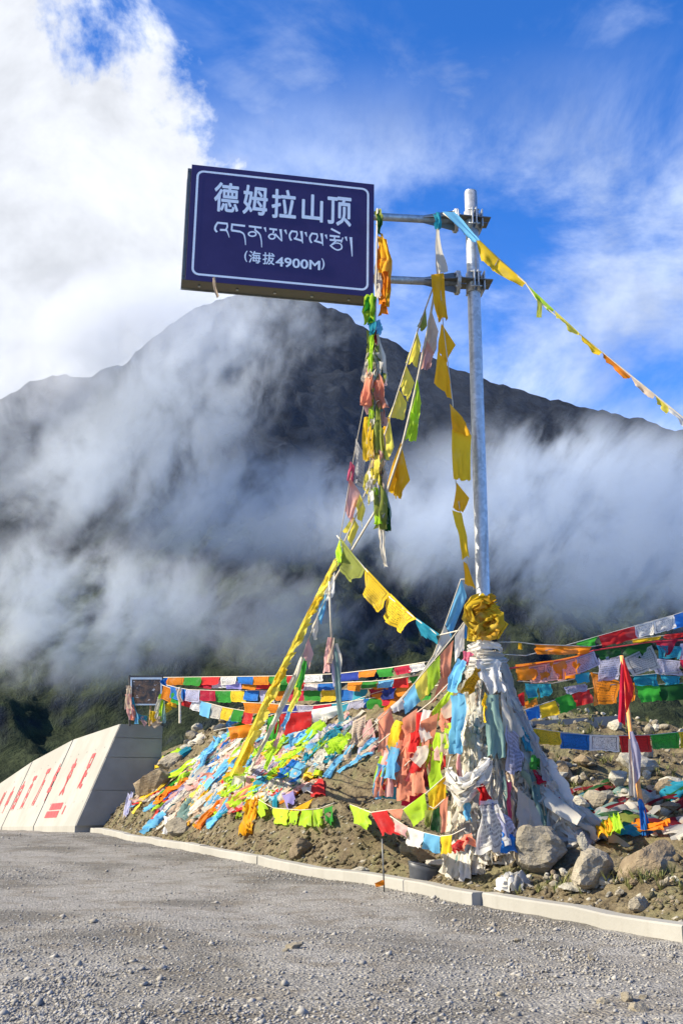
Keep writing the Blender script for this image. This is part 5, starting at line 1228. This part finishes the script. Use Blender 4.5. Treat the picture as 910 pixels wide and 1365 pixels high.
bquad('picture', 176, 906, 214, 938, .03, 0, 'faded_picture')
for q in [(174, 903, 216, 905.6), (174, 938.2, 216, 940), (174, 905.8, 176, 938), (214, 905.8, 216, 938)]: bquad('frame_rail', *q, .05, -.01, 'steel_edge')
bquad('top_bar', 172, 900.5, 218, 902.6, .06, 0, 'black_frame')
for x in (173, 217): link('post', tube_mesh('post', [bpt(x, 900, .08), bpt(x, 968, .08)], .03, 8), 'black_frame', nbr)
link('post', tube_mesh('post', [bpt(201, 940, .05), bpt(200, 968, .05)], .03, 8), 'wood', nbr)
bs = root_at('scarf_cluster', 'pastel scarves tied to the left post of the notice board', 'scarves', at(172, 915, 28.4))
for cn, pts, wd in [('beige', [(172, 914), (170, 930), (171, 945)], .18), ('pink', [(172, 925), (173, 943), (177, 958)], .2), ('teal', [(175, 930), (178, 945), (184, 955), (196, 958)], .14), ('sky', [(178, 945), (182, 956), (182, 965)], .16), ('offwhite', [(171, 918), (174, 936), (175, 952)], .12), ('salmon', [(176, 940), (178, 950), (176, 960)], .14), ('pink', [(188, 956), (192, 963), (195, 966)], .12)]:
    strip(bs, 'scarf', [at(x, y, 28.4) for x, y in pts], wd, cn, folds=1.6, amp=.45)
bs = root_at('scarf_cluster', 'lime, white and yellow scarves tied to the right post of the notice board', 'scarves', at(216, 925, 28.4))
for cn, pts, wd in [('offwhite', [(214, 930), (210, 943), (207, 958)], .14), ('lime', [(216, 925), (214, 942), (213, 962)], .14), ('sage', [(217, 935), (218, 950), (217, 964)], .16), ('yellow', [(204, 948), (203, 956), (206, 962)], .14), ('yellow', [(222, 938), (224, 944), (226, 948)], .2), ('gold', [(226, 920), (230, 932), (228, 942)], .25), ('blue', [(218, 905), (221, 910), (228, 918)], .2), ('beige', [(207, 958), (210, 964), (212, 967)], .3)]:
    strip(bs, 'scarf', [at(x, y, 28.3) for x, y in pts], wd, cn, folds=1.6, amp=.45)
sp_ = root_at('short_post', 'short pale post wrapped in cloth near the notice board', 'post', at(240, 962, 26)); link('post', tube_mesh('post', [at(240, 916, 26) - sp_.location, at(240, 964, 26) - sp_.location], .03, 8), 'rope', sp_); strip(sp_, 'cloth_strip', [at(239, 918, 25.95), at(238, 926, 25.95), at(241, 936, 25.95)], .14, 'beige', folds=1.5, amp=.4)

# ------------------------------------------------------------------ rocks
def rock_mesh(seed, sx, sy, sz, planes=10, sub=3, nz=.06):
    rr_ = np.random.default_rng(seed); bm = bmesh.new(); bmesh.ops.create_icosphere(bm, subdivisions=sub, radius=1)
    N = rr_.normal(size=(planes, 3)); N /= np.linalg.norm(N, axis=1, keepdims=True); D = rr_.uniform(.52, .9, planes)
    co = np.array([v.co[:] for v in bm.verts]); dots = co @ N.T; rad = np.where(dots > .05, D[None] / np.maximum(dots, .05), 9).min(1); rad = np.minimum(rad, 1.15) * 1.22
    co = co * rad[:, None]; co *= (1 + nz * fbm(co[:, 0] * 3 + seed, co[:, 1] * 3 + co[:, 2] * 2.1, 3, .5, seed % 40))[:, None]
    co *= np.array([sx, sy, sz])
    for v, c in zip(bm.verts, co): v.co = c
    me = bpy.data.meshes.new('rock'); bm.to_mesh(me); bm.free(); return me
def rock(label, px, py, wpx, hpx, mat, seed, rot=(0, 0, 0), group=None, sink=.35, sub=3, deep=.8):
    """rock whose foot stands where the picture shows it"""
    g = G(px, py); mpp = g.y / FPX; sx = wpx * mpp / 2; sz = hpx * mpp / 2
    o = link('rock', rock_mesh(seed, sx, sx * deep, sz, sub=sub), mat); o.location = (g.x, g.y + sx * .4, MZ(g.x, g.y + sx * .3) + sz * (1 - sink)); o.rotation_euler = rot
    tag(o, label, 'rock', group); return o
rock('large pale grey boulder with a cleft at the foot of the scarf heap', 722, 1166, 82, 46, 'rock_grey', 501, (.1, .25, .2), sub=4)
rock('angular grey brown boulder with a pointed top right of the large one', 793, 1184, 48, 48, 'rock_grey', 502, (.2, -.15, .9), sub=4)
rock('long brown boulder leaning at the right end of the stone row', 866, 1164, 68, 36, 'rock_brown', 505, (.1, -.5, .3), sub=4)
rock('small upright stone sliver beside the middle boulder', 778, 1140, 12, 26, 'rock_pale', 507)
rock('flat dark stone leaning below the white and blue flags', 578, 1148, 44, 16, 'rock_brown', 508, (0, .2, .4), sub=4)
rock('grey stone tilted under the white flag of the lowest garland', 553, 1142, 28, 22, 'rock_grey', 509, (0, -.3, .2), sub=4)
rock('brown stone with a shaded side sitting above the kerb in mid slope', 398, 1146, 30, 24, 'rock_brown', 510, (0, .1, .8), sub=4)
rock('pale flat slab on the ground under the scarf heap', 600, 1152, 60, 12, 'rock_pale', 511, (0, .08, .1), sub=4)
rock('rounded grey stone between the heap and the large boulder', 664, 1150, 34, 24, 'rock_grey', 512, sub=4)
rock('pale concrete lump lying half buried above the kerb', 480, 1168, 22, 14, 'rock_pale', 513)
rock('flat pale stone at the foot of the angular boulder', 766, 1192, 30, 10, 'rock_pale', 514)
rock('small long pale stone leaning against the angular boulder', 806, 1178, 20, 10, 'rock_pale', 515)
rock('grey slab standing out of the earth near the wall end', 228, 1022, 34, 16, 'rock_grey', 516, (0, -.5, 0))
rock('dark brown boulder in the slope below the teal cloth', 205, 1056, 44, 34, 'rock_brown', 517, (0, -.3, .3))
rock('grey stone at the very end of the kerb', 116, 1106, 14, 9, 'rock_grey', 518)
rock('grey stone by the slope foot beside a white scrap', 236, 1118, 30, 22, 'rock_grey', 519, (0, -.2, 0))
rock('pale grey rubble block among the stones at far right', 852, 1030, 44, 26, 'rock_pale', 520)
rock('broad pale rock high on the stony ground', 880, 950, 60, 16, 'rock_pale', 521)
rock('pointed stone low on the bank near the kerb', 855, 1216, 26, 20, 'rock_grey', 522, (0, .2, .5))
for k in range(150):
    u = R.random(); px = R.uniform(700, 930); py = R.uniform(945, 1090)
    sz = R.choice([5, 6, 7, 8, 10, 12, 16, 22]) * (.7 + (py - 940) / 220)
    mt = R.choice(['rock_pale', 'rock_pale', 'rock_grey', 'rock_brown']); big = 'large' if sz > 14 else 'small' if sz < 8 else 'middling'
    rock('%s %s stone lying among the rubble behind the flag row' % (big, mt[5:]), px, py, sz, sz * R.uniform(.5, .9), mt, 600 + k, (0, 0, R.uniform(0, 6)), 'rubble stones right of the pole', .3, 2)
for k in range(60):
    px = R.uniform(690, 910); lo = np.interp(px, [690, 910], [1150, 1180]); hi = np.interp(px, [690, 910], [1185, 1215]); py = R.uniform(lo, hi); sz = R.choice([5, 6, 7, 9, 12])
    mt = R.choice(['rock_brown', 'rock_grey', 'rock_pale'])
    rock('small %s stone in the earth bank above the kerb' % mt[5:], px, py, sz, sz * .7, mt, 800 + k, (0, 0, R.uniform(0, 6)), 'small stones in the bank', .4, 2)
for k in range(22):
    px = R.uniform(240, 320); py = np.interp(px, [240, 320], [968, 952]) + R.uniform(0, 40); sz = R.choice([8, 10, 14, 18])
    mt = R.choice(['rock_brown', 'rock_grey', 'rock_pale'])
    rock('%s stone in the broken earth edge beside the wall end' % mt[5:], px, py, sz, sz * .7, mt, 900 + k, (0, 0, R.uniform(0, 6)), 'stones beside the wall end', .4, 2)

# small stones as masses: road gravel, earth clods
OCT = np.array([(1, 0, 0), (-1, 0, 0), (0, 1, 0), (0, -1, 0), (0, 0, 1), (0, 0, -1)], float)
OF = np.array([(0, 2, 4), (2, 1, 4), (1, 3, 4), (3, 0, 4), (2, 0, 5), (1, 2, 5), (3, 1, 5), (0, 3, 5)])
def stones(name, X, Y, Zb, S, mat, label, flat=.7):
    n = len(X); rr_ = np.random.default_rng(len(X)); V = OCT[None] * (1 + .55 * (rr_.random((n, 6, 1)) - .5)) * 1.0
    V = V + rr_.normal(size=(n, 6, 3)) * .16; ang = rr_.random(n) * 6.28; c, s_ = np.cos(ang), np.sin(ang)
    V[..., 2] *= flat; x = V[..., 0] * c[:, None] - V[..., 1] * s_[:, None] + .25 * V[..., 2]; y = V[..., 0] * s_[:, None] + V[..., 1] * c[:, None]
    V = np.stack([x, y, V[..., 2]], -1) * S[:, None, None]; V += np.stack([X, Y, Zb + S * .15], -1)[:, None]
    Fc = (OF[None] + (np.arange(n) * 6)[:, None, None]).reshape(-1, 3); me = bpy.data.meshes.new(name)
    me.vertices.add(n * 6); me.vertices.foreach_set('co', V.astype(np.float32).ravel()); me.loops.add(n * 24); me.loops.foreach_set('vertex_index', Fc.astype(np.int32).ravel())
    me.polygons.add(n * 8); me.polygons.foreach_set('loop_start', np.arange(0, n * 24, 3, dtype=np.int32)); me.update(calc_edges=True); me.validate()
    o = link(name, me, mat); tag(o, label, 'stones', None, 'stuff'); return o
rg = np.random.default_rng(5)
n = 125000; Yd = 5.0 + 26 * rg.random(n) ** 2.1; Xd = (rg.random(n) - .5) * 2 * Yd * .37
patch = fbm(Xd * .5, Yd * .5, 3, .55, 51); dk, _ = kerb_dist(Xd, Yd)
keep = (dk < -.09) & ((rg.random(n) < (.25 + .75 * sstep(-.15, .45, patch)) * (1 - .88 * packed(Xd, Yd))) | ((dk > -.5) & (rg.random(n) < .8)))
Xd, Yd = Xd[keep], Yd[keep]; S = .006 + .011 * rg.random(len(Xd)) ** 2.2 + .022 * (rg.random(len(Xd)) > .995)
stones('road_gravel', Xd, Yd, road_z(Xd, Yd), S, 'road_stone', 'loose grey gravel strewn over the road')
n = 70000; idx = rg.integers(0, len(KC) - 1, n); q = .16 + 10 * rg.random(n) ** 2.0; cx = np.array([c.x for c in KC])[idx] + np.array([k.x for k in KN])[idx] * q + rg.normal(size=n) * .1; cyy = np.array([c.y for c in KC])[idx] + np.array([k.y for k in KN])[idx] * q + rg.normal(size=n) * .1
ok = (cyy < 31) & (cyy > 6); dd, _ = kerb_dist(cx, cyy); ok &= dd > .18; cx, cyy = cx[ok], cyy[ok]
S = .012 + .045 * rg.random(len(cx)) ** 2.6
half = rg.random(len(cx)) < .78
stones('earth_clods', cx[half], cyy[half], mound_z(cx[half], cyy[half]), S[half], 'earth', 'small clods of earth covering the bank')
stones('bank_pebbles', cx[~half], cyy[~half], mound_z(cx[~half], cyy[~half]), S[~half] * .8, 'bank_stone', 'pale pebbles scattered over the earth bank')
for k, (px, py, s_) in enumerate([(392, 1266, 18), (382, 1270, 9), (788, 1278, 12), (667, 1328, 12), (850, 1352, 24), (835, 1340, 18), (805, 1344, 14), (858, 1338, 10), (402, 1260, 8), (60, 1097, 10), (66, 1096, 12), (40, 1095, 9), (78, 1098, 9), (690, 1254, 9)]):
    g = on_z(px, py); mpp = g.y / FPX; o = link('road_rock', rock_mesh(1000 + k, s_ * mpp / 2, s_ * mpp / 2.4, s_ * mpp / 3.2, sub=3), 'rock_grey'); o.location = (g.x, g.y, float(road_z(g.x, g.y)) + s_ * mpp * .12); o.rotation_euler = (0, 0, k)
    tag(o, 'single fist sized grey stone lying loose on the gravel road' if py > 1200 else 'dark stone lying at the foot of the concrete wall', 'rock', 'loose stones on the road' if py > 1200 else 'stones at the wall foot')

# ------------------------------------------------------------------ small things
g = G(566, 1172); bk = root_at('black_bucket', 'squashed black plastic bucket half buried behind the kerb', 'bucket', Vector((g.x, g.y, MZ(g.x, g.y))))
pts = []; nb_ = 24; V = []; mpp = g.y / FPX
for r_, z in ((19, -4), (20, 10), (21, 17), (19.4, 17), (18.4, 10), (17.5, -2)):
    for k in range(nb_):
        a = 2 * math.pi * k / nb_; V.append((math.cos(a) * r_ * mpp, math.sin(a) * r_ * mpp * .7, (z - 4.5 * math.cos(a) * (z > 0)) * mpp))
Fc = [(i * nb_ + k, i * nb_ + (k + 1) % nb_, (i + 1) * nb_ + (k + 1) % nb_, (i + 1) * nb_ + k) for i in range(5) for k in range(nb_)]
link('bucket_wall', mesh_data('bucket_wall', V, Fc), 'black_plastic', bk, True)
link('rim', tube_mesh('rim', [Vector((math.cos(a) * 20.6 * mpp, math.sin(a) * 14.4 * mpp, (16.5 - 4.5 * math.cos(a)) * mpp)) for a in np.linspace(0, 2 * math.pi, 25)], .007, 6), 'black_plastic', bk, True)
g = on_z(512, 1190); mk = root_at('marker_rod', 'thin grey marker rod with orange tape standing at the kerb', 'rod', g)
link('rod', tube_mesh('rod', [Vector((0, 0, 0)), at(509, 1118, g.y + .02) - g], .008, 8), 'dark_steel', mk, True)
strip(mk, 'tape', [at(512, 1176, g.y - .02), at(506, 1178, g.y - .02), at(500, 1180, g.y - .02)], .05, 'orange', up=(0, -1, 0), folds=1, amp=.3)
g = G(684, 1186); pb = root_at('plastic_bag', 'crumpled white plastic sack on the bank behind the kerb', 'bag', g)
for k in range(7):
    a = k * .8; strip(pb, 'fold', [g + Vector((math.cos(a) * .05, math.sin(a) * .03 - .02, .14 + .02 * math.sin(k))), g + Vector((math.cos(a) * .11, math.sin(a) * .06 - .04, .09)), g + Vector((math.cos(a) * .16, math.sin(a) * .08 - .05, .0))], .13, 'white' if k % 3 else 'grey', up=(math.cos(a), math.sin(a), .5), folds=1.5, amp=.5)
g0, g1 = G(694, 974, .0), G(836, 962, .0); bm_ = root_at('concrete_beam', 'long grey green concrete beam lying on the stony ground', 'beam', g0)
dv = (g1 - g0); hh = Vector((0, 0, .16)); bk_ = Vector((.1, .3, 0)); hh = Vector((0, 0, .10)); V = [Vector((0, 0, -.25)), dv + Vector((0, 0, -.25)), dv + hh, hh, bk_ + Vector((0, 0, -.25)), dv + bk_ + Vector((0, 0, -.25)), dv + bk_ + hh, bk_ + hh]
link('beam', mesh_data('beam', V, [(0, 1, 2, 3), (7, 6, 5, 4), (3, 2, 6, 7), (0, 3, 7, 4), (1, 5, 6, 2), (0, 4, 5, 1)]), 'concrete_grey_shade', bm_)
# dry weed tufts on the stony ground
m, t = material('weed'); n = t.noise(pos(t), 9, 3); finish(t, bsdf(t, t.mix(t.ramp(n, .3, .7), (.10, .13, .03), (.24, .22, .07)), .8))
V = []; Fc = []
for k in range(170):
    px = R.uniform(720, 915); py = R.uniform(940, 1060); g = G(px, py)
    if k < 40: g = G(R.uniform(660, 910), R.uniform(1170, 1195))
    for j in range(14):
        a = R.uniform(0, 6.28); L_ = R.uniform(.05, .13); tip = g + Vector((math.cos(a) * L_ * .7, math.sin(a) * L_ * .7, L_)); s_ = Vector((-math.sin(a), math.cos(a), 0)) * .006
        b = len(V); V += [g + s_, g - s_, tip]; Fc.append((b, b + 1, b + 2))
o = link('weed_tufts', mesh_data('weed_tufts', V, Fc), 'weed'); tag(o, 'dry yellow green weed tufts on the bank and rubble', 'weeds', None, 'stuff')
